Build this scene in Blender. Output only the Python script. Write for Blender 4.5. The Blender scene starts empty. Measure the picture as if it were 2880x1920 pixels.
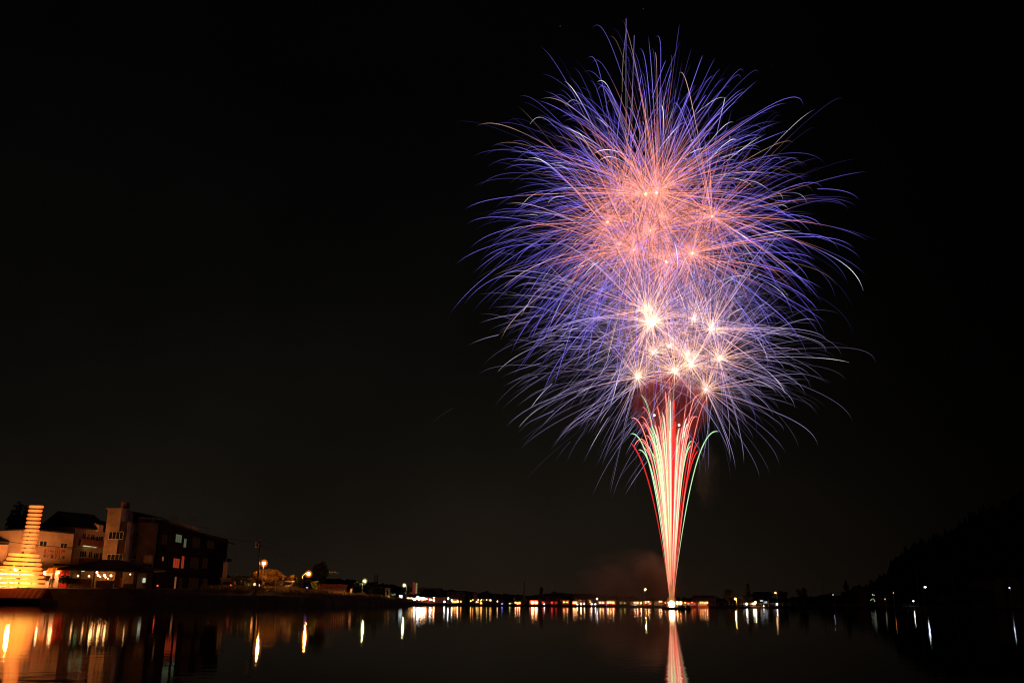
import bpy, math, random
from mathutils import Vector, Matrix
R = math.radians
random.seed(7)
S = bpy.context.scene
COL = S.collection

# ------------------------------------------------------------------ camera
F, PW, PH = 2646.0, 2880, 1920
CAM = Vector((0, 0, .6))
PITCH = math.atan((1697 - 960) / F)
ROLL = R(0.5)
CM = Matrix.Rotation(math.pi / 2 + PITCH, 3, 'X') @ Matrix.Rotation(ROLL, 3, 'Z')
cam = bpy.data.cameras.new('camera')
cam.sensor_width = 36.0
cam.lens = 36.0 * F / PW
cam.clip_start = 0.1
cam.clip_end = 6000
camo = bpy.data.objects.new('camera', cam)
camo.matrix_world = Matrix.Translation(CAM) @ CM.to_4x4()
COL.objects.link(camo)
S.camera = camo

def P(px, py, d):
    """world point seen at photo pixel px,py whose distance along Y is d"""
    r = CM @ Vector(((px - 1440) / F, -(py - 960) / F, -1))
    return CAM + r * (d / r.y)

def PX(px, d):                       # ground position of a column near the horizon
    p = P(px, 1690, d)
    return Vector((p.x, p.y, 0))

def ZA(py, px, d):
    return P(px, py, d).z

# ------------------------------------------------------------------ world (night sky with town glow)
w = bpy.data.worlds.new('World')
S.world = w
w.use_nodes = True
nt = w.node_tree
nt.nodes.clear()
N = nt.nodes.new
L = nt.links.new
out = N('ShaderNodeOutputWorld'); bg = N('ShaderNodeBackground')
tc = N('ShaderNodeTexCoord'); sp = N('ShaderNodeSeparateXYZ'); rp = N('ShaderNodeValToRGB')
L(tc.outputs['Generated'], sp.inputs[0]); L(sp.outputs['Z'], rp.inputs[0])
cr = rp.color_ramp
stops = [(0.0, (.0125, .0085, .0053)), (.05, (.0096, .0070, .0046)), (.16, (.0050, .0042, .0031)),
         (.30, (.0023, .0022, .0018)), (.50, (.0008, .0008, .0011)), (.75, (.0006, .0006, .0010))]
cr.elements[0].position = stops[0][0]; cr.elements[0].color = (*stops[0][1], 1)
cr.elements[1].position = stops[-1][0]; cr.elements[1].color = (*stops[-1][1], 1)
for p_, c_ in stops[1:-1]:
    e = cr.elements.new(p_); e.color = (*c_, 1)
gl = N('ShaderNodeMapRange'); gl.interpolation_type = 'SMOOTHSTEP'
gl.inputs['From Min'].default_value = .08; gl.inputs['From Max'].default_value = .50
gl.inputs['To Min'].default_value = 1.0; gl.inputs['To Max'].default_value = .12
L(sp.outputs['X'], gl.inputs['Value'])
nz = N('ShaderNodeTexNoise'); nz.inputs['Scale'].default_value = 5; nz.inputs['Detail'].default_value = 4
L(tc.outputs['Generated'], nz.inputs['Vector'])
nm = N('ShaderNodeMapRange'); nm.inputs['From Min'].default_value = .3; nm.inputs['From Max'].default_value = .7
nm.inputs['To Min'].default_value = .8; nm.inputs['To Max'].default_value = 1.2
L(nz.outputs[0], nm.inputs['Value'])
mu = N('ShaderNodeMath'); mu.operation = 'MULTIPLY'
L(gl.outputs[0], mu.inputs[0]); L(nm.outputs[0], mu.inputs[1])
L(rp.outputs[0], bg.inputs['Color']); L(mu.outputs[0], bg.inputs['Strength']); L(bg.outputs[0], out.inputs[0])

S.view_settings.view_transform = 'Standard'
S.view_settings.look = 'None'
S.view_settings.exposure = 0
S.view_settings.gamma = 1
S.cycles.max_bounces = 6
S.cycles.transparent_max_bounces = 160
S.cycles.volume_bounces = 0
S.cycles.sample_clamp_indirect = 6
S.cycles.use_denoising = True
S.cycles.filter_width = 1.15

# ------------------------------------------------------------------ helpers
class MB:
    def __init__(s): s.v = []; s.f = []; s.c = []; s.m = []
    def quad(s, a, b, c, d, col=None, mi=0):
        i = len(s.v); s.v += [tuple(a), tuple(b), tuple(c), tuple(d)]; s.f.append((i, i+1, i+2, i+3)); s.m.append(mi)
        if col: s.c += [col] * 4
    def tri(s, a, b, c, mi=0):
        i = len(s.v); s.v += [tuple(a), tuple(b), tuple(c)]; s.f.append((i, i+1, i+2)); s.m.append(mi)
    def prism(s, poly, z0, z1, mi=0):
        """poly: list of XY, extruded z0..z1 (z1 may be a list)"""
        n = len(poly); i = len(s.v)
        zt = z1 if isinstance(z1, (list, tuple)) else [z1] * n
        zb = z0 if isinstance(z0, (list, tuple)) else [z0] * n
        s.v += [(p[0], p[1], zb[k]) for k, p in enumerate(poly)] + [(p[0], p[1], zt[k]) for k, p in enumerate(poly)]
        for k in range(n):
            a, b = i + k, i + (k + 1) % n
            s.f.append((a, b, b + n, a + n)); s.m.append(mi)
        s.f.append(tuple(i + n + k for k in range(n))); s.m.append(mi)
        s.f.append(tuple(i + k for k in reversed(range(n)))); s.m.append(mi)
    def box(s, c, sz, rz=0, mi=0):
        x, y, z = sz[0] / 2, sz[1] / 2, sz[2] / 2
        ca, sa = math.cos(rz), math.sin(rz)
        pl = [(c[0] + a * ca - b * sa, c[1] + a * sa + b * ca) for a, b in ((-x, -y), (x, -y), (x, y), (-x, y))]
        s.prism(pl, c[2] - z, c[2] + z, mi)
    def tube(s, pts, rad, cols=None, n=6, cap=True, mi=0):
        pts = [Vector(p) for p in pts]
        if not isinstance(rad, (list, tuple)): rad = [rad] * len(pts)
        i0 = len(s.v); u = None
        for k, p in enumerate(pts):
            t = (pts[min(k+1, len(pts)-1)] - pts[max(k-1, 0)])
            t = t.normalized() if t.length > 1e-9 else Vector((0, 0, 1))
            if u is None:
                u = t.cross(Vector((0.3, 1, 0.2))); 
                if u.length < 1e-4: u = t.cross(Vector((1, 0, 0)))
            u = (u - t * u.dot(t)); u = u.normalized() if u.length > 1e-6 else t.orthogonal().normalized()
            v = t.cross(u)
            for j in range(n):
                a = 2 * math.pi * j / n
                s.v.append(tuple(p + (u * math.cos(a) + v * math.sin(a)) * rad[k]))
                if cols: s.c.append(cols[k])
        for k in range(len(pts) - 1):
            for j in range(n):
                a = i0 + k * n + j; b = i0 + k * n + (j + 1) % n
                s.f.append((a, b, b + n, a + n)); s.m.append(mi)
        if cap and n > 2:
            s.f.append(tuple(i0 + j for j in reversed(range(n)))); s.m.append(mi)
            e = i0 + (len(pts) - 1) * n
            s.f.append(tuple(e + j for j in range(n))); s.m.append(mi)
    def ball(s, c, r, seg=10, rings=6, sc=(1, 1, 1), mi=0, wob=0):
        i0 = len(s.v)
        for a in range(rings + 1):
            th = math.pi * a / rings
            for b in range(seg):
                ph = 2 * math.pi * b / seg
                k = r * (1 + random.uniform(-wob, wob))
                s.v.append((c[0] + k * sc[0] * math.sin(th) * math.cos(ph), c[1] + k * sc[1] * math.sin(th) * math.sin(ph), c[2] + k * sc[2] * math.cos(th)))
        for a in range(rings):
            for b in range(seg):
                p = i0 + a * seg + b; q = i0 + a * seg + (b + 1) % seg
                s.f.append((p, p + seg, q + seg, q)); s.m.append(mi)
    def build(s, name, mat, parent=None, smooth=False):
        me = bpy.data.meshes.new(name)
        org = parent_loc(parent) if parent else Vector((0, 0, 0))
        vs = [(a - org.x, b - org.y, c - org.z) for a, b, c in s.v] if parent else s.v
        me.from_pydata(vs, [], s.f)
        for m in (mat if isinstance(mat, (list, tuple)) else [mat]): me.materials.append(m)
        if isinstance(mat, (list, tuple)): me.polygons.foreach_set('material_index', s.m)
        if s.c and len(s.c) == len(s.v):
            at = me.color_attributes.new('Col', 'FLOAT_COLOR', 'POINT')
            fl = []
            for c in s.c: fl += [c[0], c[1], c[2], 1.0]
            at.data.foreach_set('color', fl)
        if smooth: me.polygons.foreach_set('use_smooth', [True] * len(me.polygons))
        me.update()
        o = bpy.data.objects.new(name, me); COL.objects.link(o)
        if parent: o.parent = parent
        return o

def parent_loc(p):
    l = Vector((0, 0, 0))
    while p is not None: l = l + p.location; p = p.parent
    return l

def tag(o, label, cat, group=None, kind=None):
    if label: o['label'] = label
    if cat: o['category'] = cat
    if group: o['group'] = group
    if kind: o['kind'] = kind
    return o

def thing(name, label, cat, loc, group=None):
    o = bpy.data.objects.new(name, None); COL.objects.link(o)
    o.location = loc; o.empty_display_size = .3
    return tag(o, label, cat, group)

def copy_tree(o, loc=None, parent=None, rz=None, sc=None):
    c = o.copy(); COL.objects.link(c); c.parent = parent
    if loc is not None: c.location = loc
    if rz is not None: c.rotation_euler = (0, 0, rz)
    if sc is not None: c.scale = sc
    for ch in list(o.children): copy_tree(ch, parent=c)
    return c

# ------------------------------------------------------------------ materials
def mat(name, col, rough=.8, noise=0.25, scale=1.5, metal=0, bump=0, spec=.3):
    m = bpy.data.materials.new(name); m.use_nodes = True
    t = m.node_tree; b = t.nodes['Principled BSDF']
    b.inputs['Roughness'].default_value = rough; b.inputs['Metallic'].default_value = metal
    b.inputs['Specular IOR Level'].default_value = spec
    tcn = t.nodes.new('ShaderNodeTexCoord'); nn = t.nodes.new('ShaderNodeTexNoise')
    nn.inputs['Scale'].default_value = scale; nn.inputs['Detail'].default_value = 5
    t.links.new(tcn.outputs['Object'], nn.inputs['Vector'])
    r = t.nodes.new('ShaderNodeValToRGB')
    lo = tuple(c * (1 - noise) for c in col); hi = tuple(min(1, c * (1 + noise)) for c in col)
    r.color_ramp.elements[0].position = .3; r.color_ramp.elements[0].color = (*lo, 1)
    r.color_ramp.elements[1].position = .7; r.color_ramp.elements[1].color = (*hi, 1)
    t.links.new(nn.outputs[0], r.inputs[0]); t.links.new(r.outputs[0], b.inputs['Base Color'])
    if bump:
        bp = t.nodes.new('ShaderNodeBump'); bp.inputs['Strength'].default_value = bump
        t.links.new(nn.outputs[0], bp.inputs['Height']); t.links.new(bp.outputs[0], b.inputs['Normal'])
    return m

def emit(name, col, st, nee=True):
    m = bpy.data.materials.new(name); m.use_nodes = True
    t = m.node_tree; t.nodes.clear()
    e = t.nodes.new('ShaderNodeEmission'); o = t.nodes.new('ShaderNodeOutputMaterial')
    e.inputs['Color'].default_value = (*col, 1); e.inputs['Strength'].default_value = st
    t.links.new(e.outputs[0], o.inputs[0])
    m.cycles.emission_sampling = 'FRONT' if nee else 'NONE'
    return m

def trailmat(name, st, nee, alpha):
    """glowing gas: lets part of what lies behind it through"""
    m = bpy.data.materials.new(name); m.use_nodes = True
    t = m.node_tree; t.nodes.clear()
    a = t.nodes.new('ShaderNodeAttribute'); a.attribute_name = 'Col'
    e = t.nodes.new('ShaderNodeEmission'); e.inputs['Strength'].default_value = st
    tr = t.nodes.new('ShaderNodeBsdfTransparent'); mx = t.nodes.new('ShaderNodeMixShader'); mx.inputs[0].default_value = alpha
    o = t.nodes.new('ShaderNodeOutputMaterial')
    t.links.new(a.outputs['Color'], e.inputs['Color']); t.links.new(tr.outputs[0], mx.inputs[1])
    t.links.new(e.outputs[0], mx.inputs[2]); t.links.new(mx.outputs[0], o.inputs[0])
    m.cycles.emission_sampling = 'FRONT_BACK' if nee else 'NONE'
    return m

def colemit(name, st):
    m = bpy.data.materials.new(name); m.use_nodes = True
    t = m.node_tree; t.nodes.clear()
    a = t.nodes.new('ShaderNodeAttribute'); a.attribute_name = 'Col'
    e = t.nodes.new('ShaderNodeEmission'); e.inputs['Strength'].default_value = st
    o = t.nodes.new('ShaderNodeOutputMaterial')
    t.links.new(a.outputs['Color'], e.inputs['Color']); t.links.new(e.outputs[0], o.inputs[0])
    m.cycles.emission_sampling = 'FRONT'
    return m

def cloth(name, col):
    m = bpy.data.materials.new(name); m.use_nodes = True
    t = m.node_tree; t.nodes.clear()
    d = t.nodes.new('ShaderNodeBsdfDiffuse'); tl = t.nodes.new('ShaderNodeBsdfTranslucent')
    d.inputs['Color'].default_value = (*col, 1); tl.inputs['Color'].default_value = (*col, 1)
    mx = t.nodes.new('ShaderNodeMixShader'); mx.inputs[0].default_value = .5
    o = t.nodes.new('ShaderNodeOutputMaterial')
    t.links.new(d.outputs[0], mx.inputs[1]); t.links.new(tl.outputs[0], mx.inputs[2]); t.links.new(mx.outputs[0], o.inputs[0])
    return m

M = dict(
    earth=mat('earth', (.06, .05, .035), .95, .4, .6, bump=.3),
    plaster=mat('plaster', (.5, .37, .27), .85, .18, .7),
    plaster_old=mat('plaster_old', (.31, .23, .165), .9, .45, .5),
    concrete=mat('concrete', (.28, .26, .24), .9, .2, .8),
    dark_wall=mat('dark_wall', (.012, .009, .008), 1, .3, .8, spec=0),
    brown_wall=mat('brown_wall', (.14, .06, .045), .85, .3, .8),
    roof_dark=mat('roof_dark', (.035, .035, .04), .7, .3, 2.0),
    roof_black=mat('roof_black', (.01, .01, .01), 1, .3, 2.0, spec=0), roof_red=mat('roof_red', (.25, .09, .05), .8, .25, 2.0),
    wood=mat('wood', (.12, .075, .045), .7, .3, 3.0),
    wood_pale=mat('wood_pale', (.45, .28, .15), .7, .3, 3.0),
    metal=mat('metal', (.22, .22, .22), .5, .15, 4.0, metal=.6),
    metal_pale=mat('metal_pale', (.5, .5, .48), .5, .12, 4.0),
    pole=mat('pole', (.18, .16, .14), .8, .2, 3.0),
    hull=mat('hull', (.10, .07, .05), .7, .3, 2.0),
    glass=mat('glass', (.02, .022, .025), .12, .2, 2.0, spec=.6),
    bark=mat('bark', (.07, .05, .035), .95, .3, 4.0),
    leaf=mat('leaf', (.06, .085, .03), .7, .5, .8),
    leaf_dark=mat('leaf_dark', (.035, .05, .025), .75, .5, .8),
    leaf_lamplit=mat('leaf_lamplit', (.24, .16, .045), .7, .5, .8), grass=mat('grass', (.20, .17, .06), .8, .5, 1.5),  # orange lamp glow is put into this leaf colour
    forest=mat('forest', (.025, .035, .02), .95, .5, .05),
    car_white=mat('car_white', (.6, .6, .58), .3, .05, 2.0, spec=.5),
    car_dark=mat('car_dark', (.05, .05, .06), .3, .1, 2.0, spec=.5),
    tyre=mat('tyre', (.02, .02, .02), .9, .2, 5.0),
    red_paint=mat('red_paint', (.45, .025, .02), .6, .15, 3.0),
    black_paint=mat('black_paint', (.02, .02, .03), .7, .1, 3.0),
    skin=mat('skin', (.42, .26, .18), .6, .1, 5.0),
    hair=mat('hair', (.015, .012, .01), .6, .2, 8.0),
    shirt=mat('shirt', (.16, .15, .17), .85, .3, 4.0),
    trousers=mat('trousers', (.04, .045, .06), .85, .3, 4.0),
    c_red=cloth('cloth_red', (.75, .06, .04)), c_orange=cloth('cloth_orange', (.85, .32, .05)),
    c_yellow=cloth('cloth_yellow', (.8, .6, .06)), c_white=cloth('cloth_white', (.75, .7, .66)),
    c_green=cloth('cloth_green', (.12, .4, .1)), c_purple=cloth('cloth_purple', (.4, .2, .6)),
    c_pink=cloth('cloth_pink', (.8, .35, .3)), c_dark=cloth('cloth_dark', (.12, .05, .05)),
    trail=trailmat('spark_trail', 2.6, False, .45), comet=trailmat('comet_trail', 1.75, True, .9), comet_edge=trailmat('comet_edge', 1.3, False, .26), flame=trailmat('flame', 1.0, False, .3),
    star_core=emit('star_core', (1, .62, .30), 4, True), star_core_w=emit('star_core_white', (1, .8, .6), 6, True),
    sodium=emit('sodium_bulb', (1, .33, .055), 1700), mercury=emit('mercury_bulb', (1, .95, .38), 220),
    white=emit('white_bulb', (1, .93, .86), 14), cool=emit('cool_bulb', (.75, .85, 1), 13),
    warm=emit('warm_bulb', (1, .46, .16), 18), warm_lo=emit('warm_bulb_low', (1, .45, .15), 8), stallw=emit('stall_bulb', (1, .52, .22), 24), sodium_big=emit('sodium_big', (1, .32, .08), 2800),
    redl=emit('red_lantern', (1, .06, .03), 3), orangel=emit('orange_lantern', (1, .3, .06), 4), yellowl=emit('yellow_lantern', (1, .65, .2), 5),
    greenl=emit('green_sign', (.1, .9, .3), 2.5), blue=emit('blue_bulb', (.25, .2, 1), 6), purple=emit('purple_bulb', (.6, .3, 1), 5),
    lantern=colemit('paper_lantern', 1.0), vend=emit('vending_panel', (.85, .92, 1), 2.2),
    win_red=emit('red_window', (.9, .09, .03), .3), win_green=emit('pale_window', (.5, .6, .35), .16), win_warm=emit('warm_window', (.8, .25, .08), .25),
    win_dim=emit('dim_window', (.3, .1, .04), .02),
    sign_lit=emit('lit_sign', (.75, .62, .25), .32), sign_red=emit('red_sign', (.45, .06, .03), .35), box_white=emit('white_sign_box', (.75, .8, .55), .7),
)
def globe(name, col, alpha):  # see-through glowing material that imitates lens bloom around a bulb
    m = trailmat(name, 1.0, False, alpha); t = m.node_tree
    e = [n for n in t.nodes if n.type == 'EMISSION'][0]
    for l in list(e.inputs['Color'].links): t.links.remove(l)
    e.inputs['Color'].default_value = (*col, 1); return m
M['globe_sodium'] = globe('bloom_orange', (1.1, .24, .03), .25); M['globe_mercury'] = globe('bloom_yellow', (.7, .6, .15), .16)  # both globe_ materials are lens bloom around bulbs, not glass globes
# two-tone grass-like variation is in the materials; smoke lets the trails light it
def smokemat(name, col, dens, sc):
    m = bpy.data.materials.new(name); m.use_nodes = True
    t = m.node_tree; t.nodes.clear(); n = t.nodes.new; l = t.links.new
    o = n('ShaderNodeOutputMaterial'); v = n('ShaderNodeVolumePrincipled'); v.inputs['Color'].default_value = (*col, 1)
    tcn = n('ShaderNodeTexCoord'); ln = n('ShaderNodeVectorMath'); ln.operation = 'LENGTH'
    l(tcn.outputs['Object'], ln.inputs[0])
    mr = n('ShaderNodeMapRange'); mr.interpolation_type = 'SMOOTHSTEP'
    mr.inputs['From Min'].default_value = .1; mr.inputs['From Max'].default_value = 1.0
    mr.inputs['To Min'].default_value = 1; mr.inputs['To Max'].default_value = 0
    l(ln.outputs['Value'], mr.inputs['Value'])
    nn = n('ShaderNodeTexNoise'); nn.inputs['Scale'].default_value = sc; nn.inputs['Detail'].default_value = 5; nn.inputs['Distortion'].default_value = .6
    l(tcn.outputs['Object'], nn.inputs['Vector'])
    m2 = n('ShaderNodeMapRange'); m2.inputs['From Min'].default_value = .38; m2.inputs['From Max'].default_value = .72
    l(nn.outputs[0], m2.inputs['Value'])
    x = n('ShaderNodeMath'); x.operation = 'MULTIPLY'; l(mr.outputs[0], x.inputs[0]); l(m2.outputs[0], x.inputs[1])
    y = n('ShaderNodeMath'); y.operation = 'MULTIPLY'; l(x.outputs[0], y.inputs[0]); y.inputs[1].default_value = dens
    l(y.outputs[0], v.inputs['Density']); l(v.outputs[0], o.inputs['Volume'])
    return m

# ------------------------------------------------------------------ water
wm = bpy.data.materials.new('lake_water'); wm.use_nodes = True
t = wm.node_tree; t.nodes.clear()
wo = t.nodes.new('ShaderNodeOutputMaterial'); gb = t.nodes.new('ShaderNodeBsdfAnisotropic'); gb.distribution = 'BECKMANN'
gb.inputs['Roughness'].default_value = .055; gb.inputs['Color'].default_value = (1, 1, 1, 1)
df = t.nodes.new('ShaderNodeBsdfDiffuse'); df.inputs['Color'].default_value = (.003, .004, .004, 1)
fr = t.nodes.new('ShaderNodeFresnel'); fr.inputs['IOR'].default_value = 1.33
wx = t.nodes.new('ShaderNodeMixShader')
t.links.new(fr.outputs[0], wx.inputs[0]); t.links.new(df.outputs[0], wx.inputs[1]); t.links.new(gb.outputs[0], wx.inputs[2]); t.links.new(wx.outputs[0], wo.inputs[0])
tcn = t.nodes.new('ShaderNodeTexCoord')
bh = None
for sc_, am, sx in ((5.5, .0005, 1.0), (1.3, .0006, .6), (2.6, .0024, 1.0)):
    mp = t.nodes.new('ShaderNodeMapping'); mp.inputs['Scale'].default_value = (sx, 1, 1)
    nn = t.nodes.new('ShaderNodeTexNoise'); nn.inputs['Scale'].default_value = sc_; nn.inputs['Detail'].default_value = 2
    t.links.new(tcn.outputs['Object'], mp.inputs[0]); t.links.new(mp.outputs[0], nn.inputs['Vector'])
    mm = t.nodes.new('ShaderNodeMath'); mm.operation = 'MULTIPLY'; mm.inputs[1].default_value = am
    t.links.new(nn.outputs[0], mm.inputs[0])
    if sc_ == 2.6:                     # wavelets lapping at the near bank, dying away towards open water
        sx_ = t.nodes.new('ShaderNodeSeparateXYZ'); t.links.new(tcn.outputs['Object'], sx_.inputs[0])
        mr = t.nodes.new('ShaderNodeMapRange'); mr.interpolation_type = 'SMOOTHSTEP'
        mr.inputs['From Min'].default_value = 6; mr.inputs['From Max'].default_value = 16; mr.inputs['To Min'].default_value = am; mr.inputs['To Max'].default_value = 0
        t.links.new(sx_.outputs['Y'], mr.inputs['Value']); t.links.new(mr.outputs[0], mm.inputs[1])
    if bh is None: bh = mm
    else:
        ad = t.nodes.new('ShaderNodeMath'); ad.operation = 'ADD'
        t.links.new(bh.outputs[0], ad.inputs[0]); t.links.new(mm.outputs[0], ad.inputs[1]); bh = ad
bp = t.nodes.new('ShaderNodeBump'); bp.inputs['Strength'].default_value = 1; bp.inputs['Distance'].default_value = 1
t.links.new(bh.outputs[0], bp.inputs['Height']); t.links.new(bp.outputs[0], gb.inputs['Normal'])
mb = MB(); mb.quad((-1500, -60, 0), (1500, -60, 0), (1500, 1600, 0), (-1500, 1600, 0))
tag(mb.build('water', wm), 'dark calm lake water mirroring the lights', 'water', kind='structure')

# ------------------------------------------------------------------ ground: bank and far shore, and the hills
def lerp_table(tab, x):
    if x <= tab[0][0]: return tab[0][1]
    for (a, va), (b_, vb) in zip(tab, tab[1:]):
        if x <= b_: return va + (vb - va) * (x - a) / (b_ - a)
    return tab[-1][1]
SHORE = [(-400, 149), (0, 150), (300, 151), (460, 155), (640, 162), (900, 172), (1050, 188), (1140, 208), (1190, 238), (1300, 247), (1500, 250), (1900, 256), (2200, 290), (2500, 335), (2880, 375), (3300, 400)]
CREST = [(-400, 2.45), (300, 2.45), (640, 2.65), (760, 2.65), (860, 2.35), (950, 1.95), (1050, 1.65), (1120, 1.25), (1190, .65), (1300, .5), (2200, .5), (3300, .6)]
def shore(px): return lerp_table(SHORE, px)
def crest(px): return lerp_table(CREST, px)
mb = MB(); cols_ = list(range(-400, 3301, 20))
prof = [(-1.5, -.8), (0, 0), (.5, .6), (1.2, .93), (2.2, 1.0), (14, 1.02), (45, 1.05), (160, 1.3), (500, 2.5), (1200, 4)]
for px in cols_:
    for o_, hf in prof:
        d = shore(px) + o_; p = PX(px, d)
        z = crest(px) * hf + (random.uniform(-.06, .06) if .3 < hf < 1.04 else 0)
        mb.v.append((p.x, p.y, z))
n = len(prof)
for i in range(len(cols_) - 1):
    for j in range(n - 1):
        a = i * n + j; mb.f.append((a, a + n, a + n + 1, a + 1)); mb.m.append(0)
tag(mb.build('ground', M['earth']), 'dark earth bank and far shore around the lake', 'ground', kind='structure')

def GP(px, d):                       # a point standing on the ground
    p = PX(px, d); o_ = d - shore(px); c = crest(px)
    p.z = c * lerp_table([(0, 0), (.5, .6), (1.2, .93), (2.2, 1.0), (14, 1.02), (45, 1.05), (160, 1.3), (500, 2.5)], o_)
    return p

def hill(name, tab, d, dd, label, rough):
    mb = MB(); xs = []
    x = tab[0][0]
    while x <= tab[-1][0]: xs.append(x); x += 6
    rows = 7
    for px in xs:
        top = lerp_table(tab, px)
        for r in range(rows + 1):
            f = r / rows; dist = d + dd * f
            zt = ZA(top, px, d + dd) * (f ** .8)
            p = PX(px, dist)
            jit = random.uniform(-rough, rough) if r else 0
            mb.v.append((p.x, p.y + random.uniform(-2, 2), max(0, zt + jit) if r else 0))
        p = PX(px, d + dd * 1.8); mb.v.append((p.x, p.y, 0))
    n = rows + 2
    for i in range(len(xs) - 1):
        for j in range(n - 1):
            a = i * n + j; mb.f.append((a, a + n, a + n + 1, a + 1)); mb.m.append(0)
    return tag(mb.build(name, M['forest']), label, 'hill', kind='structure')
hill('hill', [(2380, 1668), (2440, 1650), (2490, 1618), (2540, 1562), (2560, 1543), (2594, 1526), (2640, 1512), (2673, 1500), (2700, 1478), (2740, 1460), (2785, 1433), (2830, 1420), (2880, 1396), (3000, 1350), (3200, 1320)], 430, 120, 'black wooded hill rising behind the shore', 3.0)
hill('hills', [(-300, 1590), (200, 1600), (600, 1620), (800, 1622), (940, 1625), (1040, 1636), (1150, 1650), (1300, 1662), (1420, 1670), (1500, 1672), (1560, 1664), (1640, 1672), (1900, 1680), (2200, 1680), (2500, 1668)], 900, 250, 'low dark ridge behind the town', 1.5)

# ------------------------------------------------------------------ fireworks
def ss(a, b_, x):
    x = max(0, min(1, (x - a) / (b_ - a))); return x * x * (3 - 2 * x)
def mixc(a, b_, f): return tuple(a[i] + (b_[i] - a[i]) * f for i in range(3))
def rdir():
    z = random.uniform(-1, 1); a = random.uniform(0, 2 * math.pi); r = math.sqrt(1 - z * z)
    return Vector((r * math.cos(a), r * math.sin(a), z))
PXM = 150 / F * 1.04                 # metres per photo pixel at the launch distance
ORANGE = (.95, .29, .20); VIOLET = (.22, .16, .92); LILAC = (.62, .48, .95); SALMON = (1.1, .47, .28)

def spark(mb, c, d, Rm, kind, s0=0.0, hotc=1.0):
    if random.random() < .05: Rm *= random.uniform(1.08, 1.22)
    k = random.uniform(2.6, 3.6); G = random.uniform(.13, .28) * Rm * (1 if kind == 'upper' else .85)
    n = 16; pts = []; rad = []; cols = []
    sw = random.uniform(.26, .66); br = random.choice((.08, .12, .18, .25, .35, .5, .7, 1.0, 1.15)); T = random.choice((.6, .75, .85, .92, 1.0))
    white = random.random() < .04; amber = random.random() < .05; hot = random.uniform(.6, .9)
    wob = rdir() * Rm * .012
    for i in range(n):
        s = (s0 + (1 - s0) * i / (n - 1)) * T
        r = (1 - math.exp(-k * s)) / (1 - math.exp(-k))
        drop = G * (s - (1 - math.exp(-k * s)) / k) / (1 - (1 - math.exp(-k)) / k)
        pts.append(c + d * (Rm * r) + Vector((-.04 * Rm * s * s, 0, -drop)) + wob * math.sin(3 * s))
        u = s / T
        fade = (1 - ss(.66, 1.0, u)) * .95 + .03
        if kind == 'upper':
            f = ss(sw - .08, sw + .14, r)
            col = mixc(ORANGE, mixc((.55, .42, 1.0), VIOLET, ss(.25, .75, r)), f); e = (1.0 - .3 * r) * (1 - f) + f * (.68 + .25 * math.sin(5 * r + br * 9)) * fade
            dip = 1 - .55 * math.exp(-((r - sw - .05) / .09) ** 2)
            e *= dip
            if amber: col = mixc(col, (1, .55, .2), f * .8)
        else:
            f = ss(.10, .62, r)
            col = mixc(SALMON, LILAC, f); e = (.95 * (1 - f) + f * (.40 + .12 * math.sin(6 * r + br * 9))) * fade
        if white:
            g = math.exp(-((u - hot) / .24) ** 2); col = mixc(col, (1, .93, .95), g); e += .7 * g; e /= br ** .6
        glow = math.exp(-(r / (.055 if kind == 'lower' else .04)) ** 2)
        e *= br + (.9 - br) * glow * .7
        if kind == 'lower':
            col = mixc(col, (1, .62, .40), glow * .8); e *= hotc + (1 - hotc) * .6 * ss(.2, .7, r); e += .45 * glow * hotc
        cols.append(tuple(x * e for x in col))
        rad.append((.027 if kind == 'upper' else .024) * (1.15 - .75 * u ** 2))
    mb.tube(pts, rad, cols, 3, cap=False)

def burst(px, py, d, Rpx, n, kind, label, group, hotc=1.0):
    c = P(px, py, d)
    t = thing('firework_burst', label, 'firework', c, group)
    cm_ = MB(); rr = .25 if kind == 'upper' else (.42 if (px, py) == (1836, 908) else .24)
    cm_.ball(c, rr * random.uniform(.8, 1.15), 10, 6)
    cm_.build('core', M['star_core' if kind == 'upper' else 'star_core_w'], t, True)
    mb = MB()
    for i in range(n):
        d_ = rdir()
        Rm = Rpx * PXM * random.uniform(.55, 1.0) ** .8
        s0 = 0
        if kind == 'upper': Rm *= 1 + .14 * max(0, d_.z + .1) - .10 * max(0, -d_.z)
        if kind == 'lower' and d_.x > .3: Rm *= .86
        if kind == 'lower' and d_.x < -.35: Rm *= 1.18
        if kind == 'lower' and d_.x < -.55 and random.random() < .55: s0 = random.uniform(.35, .62)
        if kind == 'upper' and random.random() < .06: s0 = random.uniform(.3, .6)
        if kind == 'lower' and d_.z < -.3:
            if random.random() < .5: continue
            Rm *= 1 + .35 * d_.z
        spark(mb, c, d_, Rm, kind, s0, hotc)
    o = mb.build('spark_trails', M['trail'], t); o['kind'] = 'stuff'
    return t

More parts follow.
